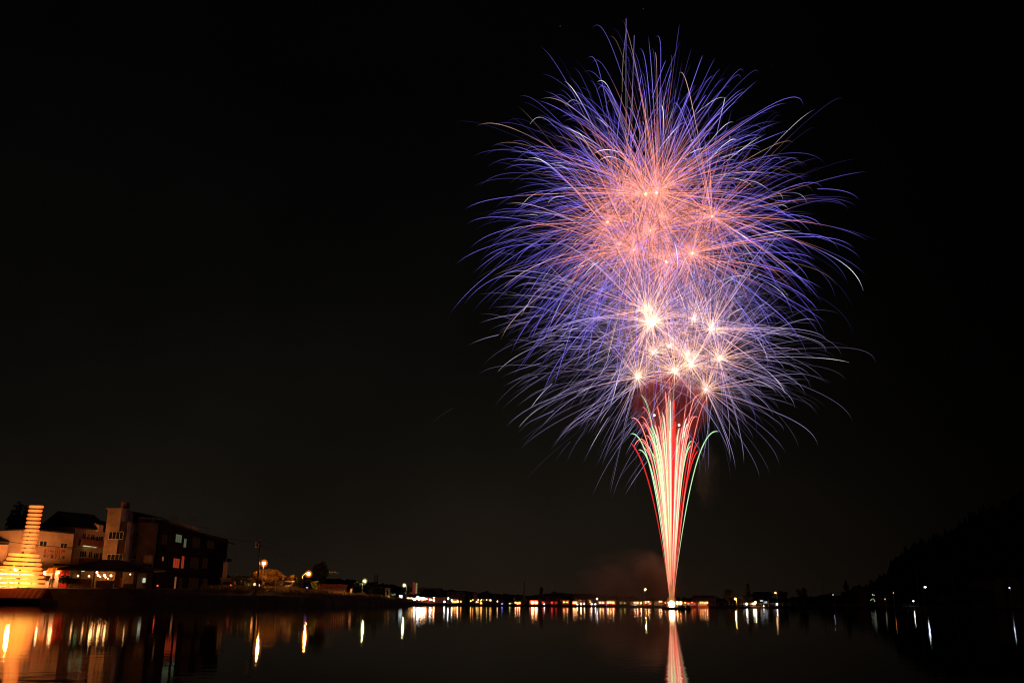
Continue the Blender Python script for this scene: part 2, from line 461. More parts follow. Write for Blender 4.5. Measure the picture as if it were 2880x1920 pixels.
UP = [(1749, 541, 'violet burst highest of the left, orange heart above the two at left'),
      (1816, 546, 'violet firework burst at the top centre with a dense orange heart'),
      (1847, 542, 'violet burst whose core is the lower of the close pair at the crown'),
      (1850, 532, 'highest violet burst of all, upper core of the close pair'),
      (1709, 625, 'violet burst farthest left of the upper cluster with orange rays'),
      (2003, 608, 'violet burst farthest right of the upper cluster with orange rays'),
      (1860, 606, 'violet burst in the middle of the upper cluster, core between left and right ones'),
      (1827, 648, 'violet burst with a faint core just below the middle of the upper cluster'),
      (1741, 688, 'violet burst low on the left of the upper cluster, smaller orange core'),
      (1782, 702, 'violet burst low in the upper cluster, beside the low left one'),
      (1885, 717, 'violet burst above the lowest core of the upper cluster'),
      (1947, 712, 'violet burst low on the right of the upper cluster'),
      (1874, 736, 'lowest violet burst of the upper cluster, just above the white bursts')]
LO = [(1819, 871, 'white burst whose core is topmost of the lower cluster'),
      (1821, 905, 'white burst with a small core at the left of the brightest one'),
      (1836, 908, 'brightest white burst with a large glowing core'),
      (1950, 896, 'white burst upper right of the brightest core'),
      (1999, 925, 'white burst below the upper right one'),
      (1884, 972, 'white burst with a small core in the middle of the lower cluster'),
      (1838, 991, 'white burst left of the middle of the lower cluster'),
      (1931, 997, 'white burst right of the middle of the lower cluster'),
      (2022, 1009, 'white burst farthest right with long orange rays'),
      (1944, 1026, 'white burst just below another core, right of centre'),
      (1898, 1045, 'white burst straight above the red comet fan'),
      (1793, 1061, 'white burst farthest left, low beside the comet fan tips'),
      (1985, 1095, 'lowest orange rayed burst beside the right tips of the comet fan')]
for i, (x, y, lb) in enumerate(UP):
    burst(x, y, 150 + random.uniform(-7, 7), random.uniform(450, 530), 172, 'upper', lb, 'violet and orange bursts of the upper cluster')
for i, (x, y, lb) in enumerate(LO):
    burst(x, y, 150 + random.uniform(-6, 6), random.uniform(380, 470) if i not in (8, 11, 12) else 480, 150, 'lower', lb, 'white bursts of the lower cluster', (1.15, 1.15, 1.4, 1.2, 1.15, 1.0, .95, 1.0, 1.15, .95, 1.0, .9, .8)[i])

# rising shell tails that reach above the burst
mb = MB()
for (x0, y0, x1, y1, lb) in ((1762, 560, 1761, 53, 'tallest thin violet tail rising straight above the bursts'),
                         (1776, 420, 1784, 100, 'second thin tail rising just right of the tallest one'),
                         (1750, 260, 1762, 84, 'short curved violet tail crossing the tallest one')):
    mb = MB(); pts = []; cl = []; rd = []
    for i in range(14):
        f = i / 13; bend = math.sin(f * math.pi) * (6 if x0 == 1750 else 1.5)
        pts.append(P(x0 + (x1 - x0) * f - bend * .6, y0 + (y1 - y0) * f, 149))
        cl.append(tuple(q * (.14 + .4 * f) for q in mixc((.8, .6, .3), (.35, .25, .95), ss(.3, .8, f)))); rd.append(.03)
    mb.tube(pts, rd, cl, 3, cap=False)
    tag(mb.build('rising_tail', M['trail']), lb, 'firework', 'rising shell tails')

# the fan of comets leaving the barge
BX, BY = 1889, 1700
TIPS = [(335, 560, 'r', 1), (330, 760, 'g', 1), (335, 875, 'R', 0), (370, 925, 'r', 1.4), (430, 960, 'g', .9), (440, 855, 'r', 1), (480, 930, 'r', .8), (455, 545, 'r', .9),
        (470, 430, 'r', 1), (460, 270, 'g', .6), (515, 330, 'r', 1), (490, 615, 'r', .6), (460, 660, 'r', 1.2), (520, 780, 'r', .9), (555, 670, 'g', .5), (590, 665, 'w', .6),
        (640, 285, 'r', .4), (660, 410, 'r', .4), (630, 650, 'w', .5), (680, 660, 'r', .4), (705, 530, 'w', .4), (725, 480, 'w', .4), (745, 520, 'w', .3), (765, 225, 'r', .2),
        (810, 205, 'r', 1.5), (790, 350, 'w', .2), (808, 255, 'w', .2), (830, 330, 'w', .2), (855, 230, 'g', .4), (885, 335, 'w', .5), (870, 350, 'r', .3), (900, 605, 'w', .8),
        (865, 650, 'r', .3), (950, 695, 'w', 1), (895, 715, 'r', .4), (920, 770, 'w', .4), (985, 665, 'r', .4), (1080, 325, 'r', .6), (1125, 135, 'r', 1), (1190, 275, 'r', 1),
        (1100, 480, 'r', .9), (1125, 540, 'r', .9), (1175, 555, 'r', 1.2), (1060, 630, 'w', .8), (1045, 740, 'w', .8), (1070, 790, 'r', .9), (1105, 850, 'g', .9), (1100, 910, 'g', .9),
        (1155, 750, 'R', .2), (1182, 965, 'R', .3), (1190, 860, 'R', .3), (1385, 265, 'r', 1), (1435, 730, 'g', 1), (1010, 1155, 'w', 1.2), (620, 1080, 'g', .8), (590, 820, 'g', .6),
        (700, 780, 'w', .4), (735, 850, 'y', .3), (780, 760, 'y', .2), (815, 700, 'y', .2), (840, 850, 'R', .2), (870, 900, 'R', .2), (790, 600, 'w', .3), (760, 640, 'w', .3), (930, 900, 'y', .3), (855, 700, 'R', .3), (875, 620, 'R', .3), (905, 840, 'R', .3), (945, 980, 'w', .4), (640, 760, 'w', .4), (600, 1000, 'y', .5), (720, 700, 'y', .3), (750, 560, 'w', .3), (680, 850, 'w', .4), (800, 800, 'w', .3), (770, 440, 'r', .3), (700, 640, 'g', .4), (960, 760, 'g', .5), (1020, 1000, 'g', .6), (810, 420, 'r', .2), (530, 900, 'g', .7), (1040, 560, 'w', .6), (690, 960, 'g', .4),
        (650, 900, 'y', .4), (560, 740, 'y', .5), (985, 900, 'w', .5), (1000, 800, 'R', .4)]
fan = thing('comet_fan', 'fan of red, white and green comets shooting up from the barge', 'firework', P(BX, BY, 150))
EDGE = {'r': (1, .05, .04), 'R': (1, .03, .03), 'g': (.30, .75, .38), 'w': (1, .30, .18), 'y': (.62, .75, .22)}
CORE = {'r': (1, .40, .30), 'R': (.85, .03, .03), 'g': (.62, .92, .5), 'w': (1, .88, .70), 'y': (.9, .92, .45)}
for i, (tx, ty, cc, hook) in enumerate(TIPS):
    mb = MB()
    X, Y = 1700 + tx * .2232, 1050 + ty * .2232
    if 835 < tx < 910 and cc == 'w': cc = 'R'
    if cc == 'w' and i % 5 == 0: cc = 'g'
    dep = 150 + random.uniform(-6, 6); db = 150
    bx = BX + (X - BX) * .03 + random.uniform(-2, 2)
    T = .84 + .20 * hook if hook < 1.3 else 1.22
    zt = 2 * T - T * T
    pts = []; cc1 = []; cc2 = []; r1 = []; r2 = []; gain = random.uniform(.75, 1.35); fat = random.uniform(.7, 1.25) if 480 < tx < 1100 else .7
    n = 22
    for k in range(n):
        s = T * k / (n - 1); z = (2 * s - s * s) / zt; x = s / T
        x = x * (1 - .10 * (1 - x))
        pts.append(P(bx + (X - bx) * x, BY + (Y - BY) * z, db + (dep - db) * x))
        low = 1 - ss(.05, .48, z)
        mid = math.exp(-((z - .6) / .25) ** 2)
        core = mixc(CORE[cc], (1, .30, .17), low * .88); core = mixc(core, (.85, .95, .5), mid * .4 if cc in 'wgy' else 0)
        edge = mixc(EDGE[cc], (1, .12, .06), low * .85)
        tip = 1 - .5 * ss(.93, 1, x)
        cc1.append(tuple(q * (1.05 if cc != 'R' else .75) * tip * gain * (1 - .42 * low) for q in core)); cc2.append(tuple(q * (.6 if cc in 'gy' else .8) * tip for q in edge))
        wv = .55 + .6 * ss(.1, .7, z)
        r1.append(.045 * wv * tip * fat); r2.append(.115 * wv * tip * fat * (1 + .35 * ss(.6, .95, z)))
    mb.tube(pts, r1, cc1, 4); mb.tube(pts, r2, cc2, 5, mi=1)
    o = mb.build('comet_trail', (M['comet'], M['comet_edge']), fan)
    if cc == 'g' and tx > 1400: o['label'] = 'green white comet curling out at the far right'
    if cc == 'R' and tx < 400: o['label'] = 'thin red comet at the far left'
for (tx, ty) in ((628, 525), (940, 650)):
    mb = MB(); mb.ball(P(1700 + tx * .2232, 1050 + ty * .2232, 149.5), .17, 8, 5)
    mb.build('comet_head', M['star_core_w'], fan, True)

# launch barge, mortars and muzzle flash
bp_ = P(1904, 1712, 150)
barge = thing('launch_barge', 'dark low fireworks barge with crates, afloat under the comet fan', 'barge', (bp_.x, bp_.y, 0))
mb = MB()
x0, x1 = P(1866, 1712, 150).x, P(1942, 1712, 150).x
zt = P(1904, 1708, 150).z
y0, y1 = 148.2, 152
mb.prism([(x0 + .35, y0), (x1 - .35, y0), (x1, y0 + .8), (x1, y1 - .6), (x1 - .4, y1), (x0 + .4, y1), (x0, y1 - .6), (x0, y0 + .8)], -.1, zt)
mb.build('hull', M['hull'], barge)
mb = MB(); mb.prism([(x0 + .2, y0 + .2), (x1 - .2, y0 + .2), (x1 - .2, y1 - .2), (x0 + .2, y1 - .2)], zt, zt + .06); mb.build('deck', M['wood'], barge)
for i, px in enumerate((1909, 1916, 1923, 1931, 1937)):
    mb = MB(); p = P(px, 1707, 150); mb.box((p.x, 150 + random.uniform(-.6, .3), zt + .06 + .14), (.32, .5, .28 + .08 * (i % 2))); mb.build('equipment_crate', M['wood' if i != 2 else 'brown_wall'], barge)
for i in range(6):
    p = P(1878 + i * 4.2, 1705, 150.4); mb = MB(); mb.tube([(p.x, p.y, zt + .06), (p.x + (i - 2.5) * .02, p.y, zt + .5)], .07, n=8); mb.build('mortar_tube', M['metal'], barge)
fl = P(1889, 1698, 149.6)
flash = thing('launch_flash', 'white hot muzzle flash on the barge at the foot of the comets', 'flash', (fl.x, fl.y, zt))
mb = MB(); mb.ball((fl.x, fl.y, P(1889, 1698, 149.6).z), .47, 14, 10, (1, 1, 1.3), wob=.06)
mb.build('flame_core', emit('flame_core', (1, .72, .42), 26), flash, True)
mb = MB()
fz = fl.z
for rr, zz, e in ((.52, 1.35, 1.2), (.64, 1.5, .6), (.8, 1.6, .25)):
    i0 = len(mb.v); mb.ball((fl.x, fl.y, fz + .08), rr, 16, 12, (1, 1, zz), wob=.03)
    mb.c += [(e, e * .33, e * .08)] * (len(mb.v) - i0)
for i in range(9):                   # tongues of fire up the column
    a = random.uniform(-.3, .3); hgt = random.uniform(1.2, 4.0)
    pts = [(fl.x + a * (.5 + .8 * f / 8), fl.y, fz + hgt * f / 8) for f in range(9)]
    mb.tube(pts, [.3 * (1 - f / 8) + .03 for f in range(9)], [(.9 * (1 - f / 9), .33 * (1 - f / 9), .10 * (1 - f / 9)) for f in range(9)], 8)
mb.build('flame_glow', M['flame'], flash, True)

# smoke around the column
def smoke(px, py, rx, ry, rz, d, m, label):
    mb = MB(); mb.ball((0, 0, 0), 1, 20, 12)
    o = mb.build('smoke', m, None, True); o.location = P(px, py, d); o.scale = (rx * PXM, rz * PXM, ry * PXM)
    return tag(o, label, 'smoke', kind='stuff')
smoke(1862, 1645, 50, 66, 36, 153.5, smokemat('smoke_low', (.95, .58, .42), 2.4, 1.2), 'orange lit smoke close beside the foot of the comets')
smoke(1828, 1604, 52, 60, 40, 153.5, smokemat('smoke_puff', (.95, .6, .42), 2.2, 1.1), 'paler smoke puff up left of the comet column')
smoke(1775, 1640, 170, 110, 90, 156, smokemat('smoke_drift', (.95, .6, .42), .55, 1.2), 'faint smoke drifting left over the far shore')
smoke(1885, 1145, 120, 115, 100, 153, smokemat('smoke_red', (.95, .22, .18), 4.5, 2.6), 'red lit smoke behind the comet tips')
smoke(1985, 1330, 50, 130, 50, 152, smokemat('smoke_thin', (.6, .6, .4), .1, 2.2), 'thin greenish smoke wisp right of the comets')
smoke(1880, 880, 330, 300, 200, 160, smokemat('smoke_burst', (.6, .45, .6), .05, 2.0), 'dim violet smoke hanging among the bursts')
smoke(1800, 1640, 780, 150, 300, 205, smokemat('smoke_veil', (.9, .6, .42), .022, 1.0), 'wide thin veil of smoke over the far shore')

# ------------------------------------------------------------------ lantern boat at the left
LD = 140
lb_ = PX(50, LD)
boat = thing('lantern_boat', 'festival boat stacked with glowing orange lantern tiers and a lantern mast', 'boat', (lb_.x, lb_.y, 0))
mp = LD / F * 1.045
def tier(name, x0, x1, y0, y1, h, ca, cb):
    a, b_ = P(x0, y0, LD), P(x1, y1, LD); mb = MB(); n = 26; pts = []; rd = []; cl = []
    r = h / 2 * mp
    for i in range(n):
        f = i / (n - 1); q = a.lerp(b_, f); L_ = (b_ - a).length
        e = min(f, 1 - f) * L_
        pts.append(q); rd.append(r * (math.sqrt(max(.02, 1 - (1 - min(1, e / r)) ** 2)) if e < r else 1) * (1 + .02 * math.sin(i * 2.1)))
        g = ss(0, .32, min(f, 1 - f)); cl.append(tuple(v * (1 + .06 * math.sin(i * 1.7)) for v in mixc(ca, cb, g)))
    mb.tube(pts, rd, cl, 12)
    return mb.build(name, M['lantern'], boat, True)
OE, OC = (1.4, .20, .03), (1.6, .34, .055)
for i, (y, a, c_) in enumerate(((205, 375, 568), (257, 364, 551), (310, 357, 547), (359, 343, 534), (411, 337, 529), (463, 325, 520), (513, 319, 512), (566, 305, 500), (616, 296, 490), (664, 284, 475), (713, 272, 465), (765, 265, 455))):
    g = i / 11; tier('mast_lantern', a / 4.6125, c_ / 4.6125, 1380 + (y - 2) / 4.6125, 1380 + (y + 2) / 4.6125, 6.8, OE, mixc(OC, (1.8, .46, .075), g))
for i, (y, a, c_) in enumerate(((832, 105, 513), (888, 78, 533), (945, 38, 548), (1000, -12, 552), (1053, -45, 556), (1106, -85, 580), (1164, -120, 606), (1221, -150, 612))):
    tier('lantern_tier', a / 4.6125, c_ / 4.6125, 1380 + (y - 12) / 4.6125, 1380 + (y + 12) / 4.6125, 7.6, (1.6, .30, .05), (2.2, .76, .08))
mb = MB(); mb.tube([P(112, 1412, LD + .3), P(62, 1560, LD + .3), P(50, 1660, LD + .3)], .12, n=8); mb.build('mast', M['wood'], boat)
mb = MB()
for (xa, ya, xb, yb) in ((24, 1556, -28, 1650), (108, 1560, 128, 1650), (66, 1556, 50, 1650)):
    mb.tube([P(xa, ya, LD + .4), P(xb, yb, LD + .4)], .06, n=6)
mb.build('lantern_frame', M['red_paint'], boat)
xl, xr = P(-60, 1670, LD).x, P(134, 1670, LD).x
mb = MB(); z0, z1 = ZA(1683, 50, LD), ZA(1655, 50, LD)
n_q = 24
for i in range(n_q):
    a, b_ = xl + (xr - xl) * i / n_q, xl + (xr - xl) * (i + 1) / n_q; w0, w1 = .12 * (i % 2), .12 * ((i + 1) % 2)
    mb.quad((a, LD - 1.9 - w0, z0), (b_, LD - 1.9 - w1, z0), (b_, LD - .3 - w1, z1), (a, LD - .3 - w0, z1))
    mb.quad((b_, LD + 1.9, z0), (a, LD + 1.9, z0), (a, LD + .3, z1), (b_, LD + .3, z1))
mb.build('cabin_cloth', M['red_paint'], boat)
mb = MB(); mb.box(((xl + xr) / 2, LD - 2.0, z0 + .06), (xr - xl + .5, .12, .1)); mb.build('deck_rail', M['wood_pale'], boat)
mb = MB(); mb.prism([(xl - 1.2, LD), (xl, LD - 2), (xr, LD - 2), (xr + 1.6, LD), (xr, LD + 2), (xl, LD + 2)], -.1, z0 - .02); mb.build('hull', M['hull'], boat)

# ------------------------------------------------------------------ generic building bits
def ray_wall(A, B, px, py):
    """point of the vertical plane through A,B seen at px,py"""
    r = CM @ Vector(((px - 1440) / F, -(py - 960) / F, -1))
    n_ = Vector((B.y - A.y, -(B.x - A.x), 0))
    k = (A - CAM).dot(n_) / r.dot(n_)
    return CAM + r * k
def outn(A, B):
    n_ = Vector((B.y - A.y, -(B.x - A.x), 0)).normalized()
    if n_.dot(CAM - A) < 0: n_ = -n_
    return n_
def window(parent, A, B, x0, y0, x1, y1, pane, bars=1, frame='metal_pale', name='window'):
    q0, q1 = ray_wall(A, B, x0, (y0 + y1) / 2), ray_wall(A, B, x1, (y0 + y1) / 2)
    zt, zb = ray_wall(A, B, (x0 + x1) / 2, y0).z, ray_wall(A, B, (x0 + x1) / 2, y1).z
    n_ = outn(A, B); u = Vector((q1.x - q0.x, q1.y - q0.y, 0)); Lw = u.length; u.normalize()
    b0 = Vector((q0.x, q0.y, 0))
    def rect(mb, a, c_, za, zc, o0, o1):
        p = [b0 + u * a + n_ * o0, b0 + u * c_ + n_ * o0, b0 + u * c_ + n_ * o1, b0 + u * a + n_ * o1]
        mb.prism([(v.x, v.y) for v in p], za, zc)
    t_ = min(.07, Lw * .06)
    mb = MB()
    rect(mb, 0, Lw, zt - t_, zt, .003, .07); rect(mb, -t_, Lw + t_, zb, zb + t_, .003, .11)
    rect(mb, 0, t_, zb + t_, zt - t_, .003, .07); rect(mb, Lw - t_, Lw, zb + t_, zt - t_, .003, .07)
    for i in range(bars):
        c_ = Lw * (i + 1) / (bars + 1); rect(mb, c_ - t_ / 2, c_ + t_ / 2, zb + t_, zt - t_, .003, .06)
    fo = mb.build(name, M[frame], parent)
    mb = MB(); rect(mb, t_, Lw - t_, zb + t_, zt - t_, .012, .03); mb.build('pane', M[pane], fo)
    return fo
def block(A, B, depth, z0, zt, mb=None):
    n_ = outn(A, B); mb = mb or MB()
    q = [A, B, B - n_ * depth, A - n_ * depth]
    mb.prism([(v.x, v.y) for v in q], z0, zt)
    return mb, q
def gable(A, B, depth, ze, zr, over=.5, mb=None):
    """roof with its ridge parallel to AB"""
    mb = mb or MB(); n_ = outn(A, B); u = (B - A); u.z = 0; u.normalize()
    a, b_ = A - u * over + n_ * over, B + u * over + n_ * over
    c_, d = B + u * over - n_ * (depth + over), A - u * over - n_ * (depth + over)
    r0, r1 = (a + d) / 2, (b_ + c_) / 2
    v = [(a.x, a.y, ze), (b_.x, b_.y, ze), (c_.x, c_.y, ze), (d.x, d.y, ze), (r0.x, r0.y, zr), (r1.x, r1.y, zr)]
    v2 = [(x, y, z - .22) for x, y, z in v]
    i = len(mb.v); mb.v += v + v2
    fs = [(0, 1, 5, 4), (2, 3, 4, 5), (7, 6, 10, 11), (9, 8, 11, 10), (0, 4, 10, 6), (4, 3, 9, 10), (1, 7, 11, 5), (5, 11, 8, 2), (0, 6, 7, 1), (3, 2, 8, 9)]
    for f in fs: mb.f.append(tuple(i + k for k in f)); mb.m.append(0)
    return mb
def gable_wall(A, B, depth, z0, ze, zr):
    mb, q = block(A, B, depth, z0, ze - .05)
    a, b_, c_, d = q
    for p0, p1 in ((a, d), (b_, c_)):
        m_ = (p0 + p1) / 2; u = (b_ - a); u.z = 0; u.normalize(); th = u * .12 if p0 is b_ else u * -.12
        i = len(mb.v); vs = [(p0.x, p0.y, ze - .05), (p1.x, p1.y, ze - .05), (m_.x, m_.y, zr - .3)]
        mb.v += vs + [(x - th.x, y - th.y, z) for x, y, z in vs]
        for f in ((0, 1, 2), (5, 4, 3), (0, 3, 4, 1), (1, 4, 5, 2), (2, 5, 3, 0)): mb.f.append(tuple(i + k for k in f)); mb.m.append(0)
    return mb
def bulb(parent, p, r, m, name='bulb', sc=(1, 1, 1)):
    mb = MB(); mb.ball(p, r, 8, 5, sc); return mb.build(name, M[m], parent, True)
def ctr(A, B, z=2.9):
    return ((A.x + B.x) / 2, (A.y + B.y) / 2, z)

# ------------------------------------------------------------------ left town
GZ = 2.45
# white walled shed and its neighbour at the picture's left edge
A, B = P(-140, 1522, 160), P(23, 1531, 164)
t_ = thing('storehouse', 'pale walled storehouse at the left edge behind the lantern boat', 'building', ctr(A, B, GZ))
mb, q = block(A, B, 9, GZ, [A.z, B.z, B.z, A.z]); mb.build('wall', M['plaster'], t_)
mb, q = block(A + Vector((-.2, -.2, 0)), B + Vector((.2, -.2, 0)), 9.4, max(A.z, B.z) + .003, max(A.z, B.z) + .25); mb.build('roof', M['roof_dark'], t_)
A, B = P(30, 1534, 170), P(98, 1536, 172)
t_ = thing('lean_to_shed', 'low pale shed between the storehouse and the lettered factory', 'building', ctr(A, B, GZ))
mb, q = block(A, B, 5, GZ, min(A.z, B.z)); mb.build('wall', M['plaster_old'], t_)
mb, q = block(A + Vector((-.2, -.3, 0)), B + Vector((.2, -.3, 0)), 5.5, min(A.z, B.z) + .003, min(A.z, B.z) + .2); mb.build('roof', M['roof_dark'], t_)
window(t_, A, B, 26, 1538, 35, 1556, 'glass')
# factory with lettering
A, B = P(84, 1489.5, 162), P(208.5, 1501.5, 170)
fac = thing('sweets_factory', 'pale factory wall with red and black painted lettering', 'building', ctr(A, B, GZ))
mb, q = block(A, B, 12, GZ, [A.z, B.z, B.z, A.z]); mb.build('wall', M['plaster'], fac)
n_ = outn(A, B)
mb, q = block(A + n_ * .12, B + n_ * .12, 12.2, [A.z + .004, B.z + .004, B.z + .004, A.z + .004], [A.z + .22, B.z + .22, B.z + .22, A.z + .22]); mb.build('parapet', M['roof_dark'], fac)
window(fac, A, B, 110.5, 1520, 131.5, 1537, 'glass'); window(fac, A, B, 169.5, 1526, 188.5, 1542, 'glass')
z1 = ray_wall(A, B, 150, 1541).z
mb, q = block(A + n_ * .03, B + n_ * .03, .03, z1, z1 + .3); mb.build('band', M['plaster_old'], fac)
mb, q = block(ray_wall(A, B, 152, 1583) + n_ * 1.2, ray_wall(A, B, 214, 1588) + n_ * 1.2, 1.19, ZA(1586, 160, 163), ZA(1584, 160, 163) + .1); mb.build('awning', M['roof_dark'], fac)
def letters(txt, x0, x1, y0, y1, m, name):
    for i, ch in enumerate(txt):
        cu = bpy.data.curves.new(name, 'FONT'); cu.body = ch; cu.size = 1; cu.offset = .018 if m == 'black_paint' else .026
        ob = bpy.data.objects.new(name, cu); COL.objects.link(ob)
        bpy.context.view_layer.update()
        me = bpy.data.meshes.new_from_object(ob.evaluated_get(bpy.context.evaluated_depsgraph_get()))
        bpy.data.objects.remove(ob)
        xs = [v.co.x for v in me.vertices]; ys = [v.co.y for v in me.vertices]
        xa, xb, ya, yb = min(xs), max(xs), min(ys), max(ys)
        f0 = (i + .04) / len(txt); f1 = (i + .86) / len(txt)
        q0 = ray_wall(A, B, x0 + (x1 - x0) * f0, y0 + (y1 - y0) * f0); q1 = ray_wall(A, B, x0 + (x1 - x0) * f1, y0 + (y1 - y0) * f1)
        hgt = (q1 - q0).length * (1.0 if ch not in '子工' else 1.0)
        fx = Vector((q1.x - q0.x, q1.y - q0.y, 0))
        org = parent_loc(fac)
        for v in me.vertices:
            a = (v.co.x - xa) / (xb - xa); b2 = (v.co.y - ya) / (yb - ya)
            p = q0 + fx * a + Vector((0, 0, -hgt * (1 - b2) + .25)) + n_ * .035 - org
            v.co = p
        me.materials.append(M[m]); ob = bpy.data.objects.new(name, me); COL.objects.link(ob); ob.parent = fac
letters('㈱安田屋', 123, 186, 1545, 1549.5, 'red_paint', 'lettering')
letters('和洋菓子工場', 121, 183, 1561.5, 1566.5, 'black_paint', 'lettering')
# large dark roofed hall behind the factory
A, B = P(118, 1478, 182), P(214, 1478, 186)
t_ = thing('roofed_hall', 'big hall with a dark gabled roof behind the lettered factory', 'building', ctr(A, B, GZ))
mb, q = block(A, B, 12, GZ, A.z); mb.build('wall', M['dark_wall'], t_)
mb = MB(); zr = ZA(1447, 178, 186)
pts = [P(110, 1484, 181), P(146, 1458, 181), P(178, 1447, 181), P(200, 1462, 181), P(222, 1484, 181)]
zb = min(p.z for p in pts)
i = 0
bk = Vector((2, 14, 0))
for p0, p1 in zip(pts, pts[1:]): mb.quad(p0, p1, p1 + bk, p0 + bk); mb.quad(p0 - Vector((0, 0, .3)), p1 - Vector((0, 0, .3)), p1, p0)
mb.build('roof', M['roof_dark'], t_)
mb = MB(); bs = [Vector((p.x, p.y + .3, A.z)) for p in pts]
for p0, p1, b0, b1 in zip(pts, pts[1:], bs, bs[1:]): mb.quad(b0, b1, p1 + Vector((0, .3, -.1)), p0 + Vector((0, .3, -.1)))
mb.build('gable_wall', M['dark_wall'], t_)
# three storey apartment house
A, B = P(214, 1480, 172), P(298, 1497, 178)
apt = thing('apartment_house', 'three storey apartment house with bay windows and a small gable', 'building', ctr(A, B, GZ))
mb, q = block(A, B, 9, GZ, [A.z, B.z, B.z, A.z]); mb.build('wall', M['plaster'], apt)
n_ = outn(A, B)
zr = ZA(1452, 230, 178)
mb = gable(A, B, 9, max(A.z, B.z) - .1, zr + .6, .6); mb.build('roof', M['roof_dark'], apt)
for (x0, y0, x1, y1) in ((1065, 545, 1115, 620), (1128, 555, 1162, 625), (1175, 560, 1228, 635), (1240, 582, 1335, 660), (1028, 775, 1120, 860), (1145, 785, 1195, 865), (1210, 800, 1280, 882), (1292, 802, 1335, 887)):
    window(apt, A, B, x0 / 4.6125, 1380 + y0 / 4.6125, x1 / 4.6125, 1380 + y1 / 4.6125, 'glass', 2 if x1 - x0 > 60 else 1)
for (ya, yb) in ((1518, 1535), (1570, 1584)):
    q0, q1 = ray_wall(A, B, 222, ya) + n_ * .7, ray_wall(A, B, 293, ya + 5) + n_ * .7
    mb, q = block(q0, q1, .69, ray_wall(A, B, 250, yb).z, ray_wall(A, B, 250, ya).z); mb.build('balcony', M['roof_red'], apt)
q0, q1 = ray_wall(A, B, 226, 1534), ray_wall(A, B, 262, 1539)
mb = MB(); mb.tube([q0 + n_ * .75, q1 + n_ * .75], .07, n=6); mb.build('strip_light', emit('strip_light', (.8, .9, .4), .8), apt)
q0, q1 = ray_wall(A, B, 268, 1490) + n_ * .8, ray_wall(A, B, 281, 1492) + n_ * .8
mb = gable_wall(q0, q1, 2, ray_wall(A, B, 275, 1494).z, ray_wall(A, B, 275, 1476).z, ray_wall(A, B, 275, 1466).z); mb.build('dormer', M['plaster'], apt)
# hotel
H0 = GZ
A, B = P(304, 1431, 160), P(342, 1431, 160)
hot = thing('hotel', 'four storey hotel with a pale stained end and a long dark balcony front', 'building', ctr(P(446, 1470, 160), P(446, 1470, 200), H0))
mb, q = block(A, B, 7, H0, A.z); mb.build('stair_tower', M['plaster_old'], hot)
mb, q = block(A + Vector((-.25, -.25, 0)), B + Vector((.2, -.25, 0)), 7.3, A.z + .003, A.z + .18); mb.build('tower_cap', M['concrete'], hot)
A2, B2 = P(342, 1467, 160.5), P(360, 1468, 160.5)
A2.x = B.x + .003
mb, q = block(A2, B2, 7, H0, A2.z); mb.build('stair_wing', M['plaster_old'], hot)
window(hot, A, Vector((B2.x, A.y, 0)), 306, 1494, 347, 1516, 'glass', 3); window(hot, A, Vector((B2.x, A.y, 0)), 301, 1557, 346, 1574, 'glass', 3)
A3, B3 = P(360, 1468, 163.5), P(446, 1470, 163.5)
xr = B3.x; C3 = P(637, 1518, 205)
mb = MB(); mb.prism([(A3.x - 1, 163.5), (xr, 163.5), (C3.x, 205), (A3.x - 6, 205)], H0, [A3.z, B3.z, C3.z, C3.z])
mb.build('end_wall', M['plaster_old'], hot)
Fa, Fb = Vector((xr, 163.5, 0)), Vector((C3.x, 205, 0))
fn = outn(Fa, Fb)
mb = MB(); q = [Fa + fn * .35, Fb + fn * .35, Fb + fn * .01, Fa + fn * .01]
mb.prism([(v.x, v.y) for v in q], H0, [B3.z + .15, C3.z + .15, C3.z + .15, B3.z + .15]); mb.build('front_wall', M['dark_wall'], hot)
Fa, Fb = Fa + fn * .35, Fb + fn * .35
window(hot, A3, B3, 370, 1496, 392, 1510, 'glass', 1); window(hot, A3, B3, 362, 1559, 385, 1572, 'glass', 1); window(hot, A3, B3, 402, 1560, 430, 1594, 'glass', 1)
def rw(x, y): return 280 + x / 4.6125, 1380 + y / 4.6125
for (x0, y0, x1, y1, p_, bars) in ((982, 560, 1064, 672, 'win_green', 2), (1088, 612, 1124, 738, 'win_green', 1), (950, 870, 1034, 1002, 'win_red', 2), (1056, 838, 1094, 1008, 'win_red', 1), (806, 845, 830, 910, 'win_warm', 0),
                                (964, 1106, 992, 1282, 'win_warm', 0), (1170, 850, 1285, 1010, 'win_dim', 2), (1330, 860, 1400, 1010, 'win_dim', 1), (800, 560, 880, 700, 'win_dim', 1), (1195, 600, 1300, 740, 'win_dim', 2), (1390, 640, 1480, 750, 'win_dim', 1), (1150, 1120, 1280, 1270, 'win_dim', 2), (1330, 1130, 1400, 1270, 'win_dim', 1), (1020, 1120, 1070, 1270, 'win_dim', 1)):
    a, b_ = rw(x0, y0), rw(x1, y1)
    window(hot, Fa, Fb, a[0], a[1], b_[0], b_[1], p_, bars, 'roof_black')
for (ya, yb) in ((760, 720), (1025, 1020), (790, 0)):
    if yb == 0: continue
    za = ray_wall(Fa, Fb, rw(900, 0)[0], rw(0, ya)[1]).z
    q = [Fa + fn * 1.1 + Vector((0, 1, 0)), Fb + fn * 1.1, Fb + fn * .01, Fa + fn * .01 + Vector((0, 1, 0))]
    mb = MB(); mb.prism([(v.x, v.y) for v in q], za - .5, za); mb.build('balcony', M['dark_wall'], hot)
ea, eb = Fa + Vector((0, .1, 0)), Fb + (Fb - Fa) * .03
q = [ea + fn * 1.3, eb + fn * 1.3, eb - fn * 3, ea - fn * 3]
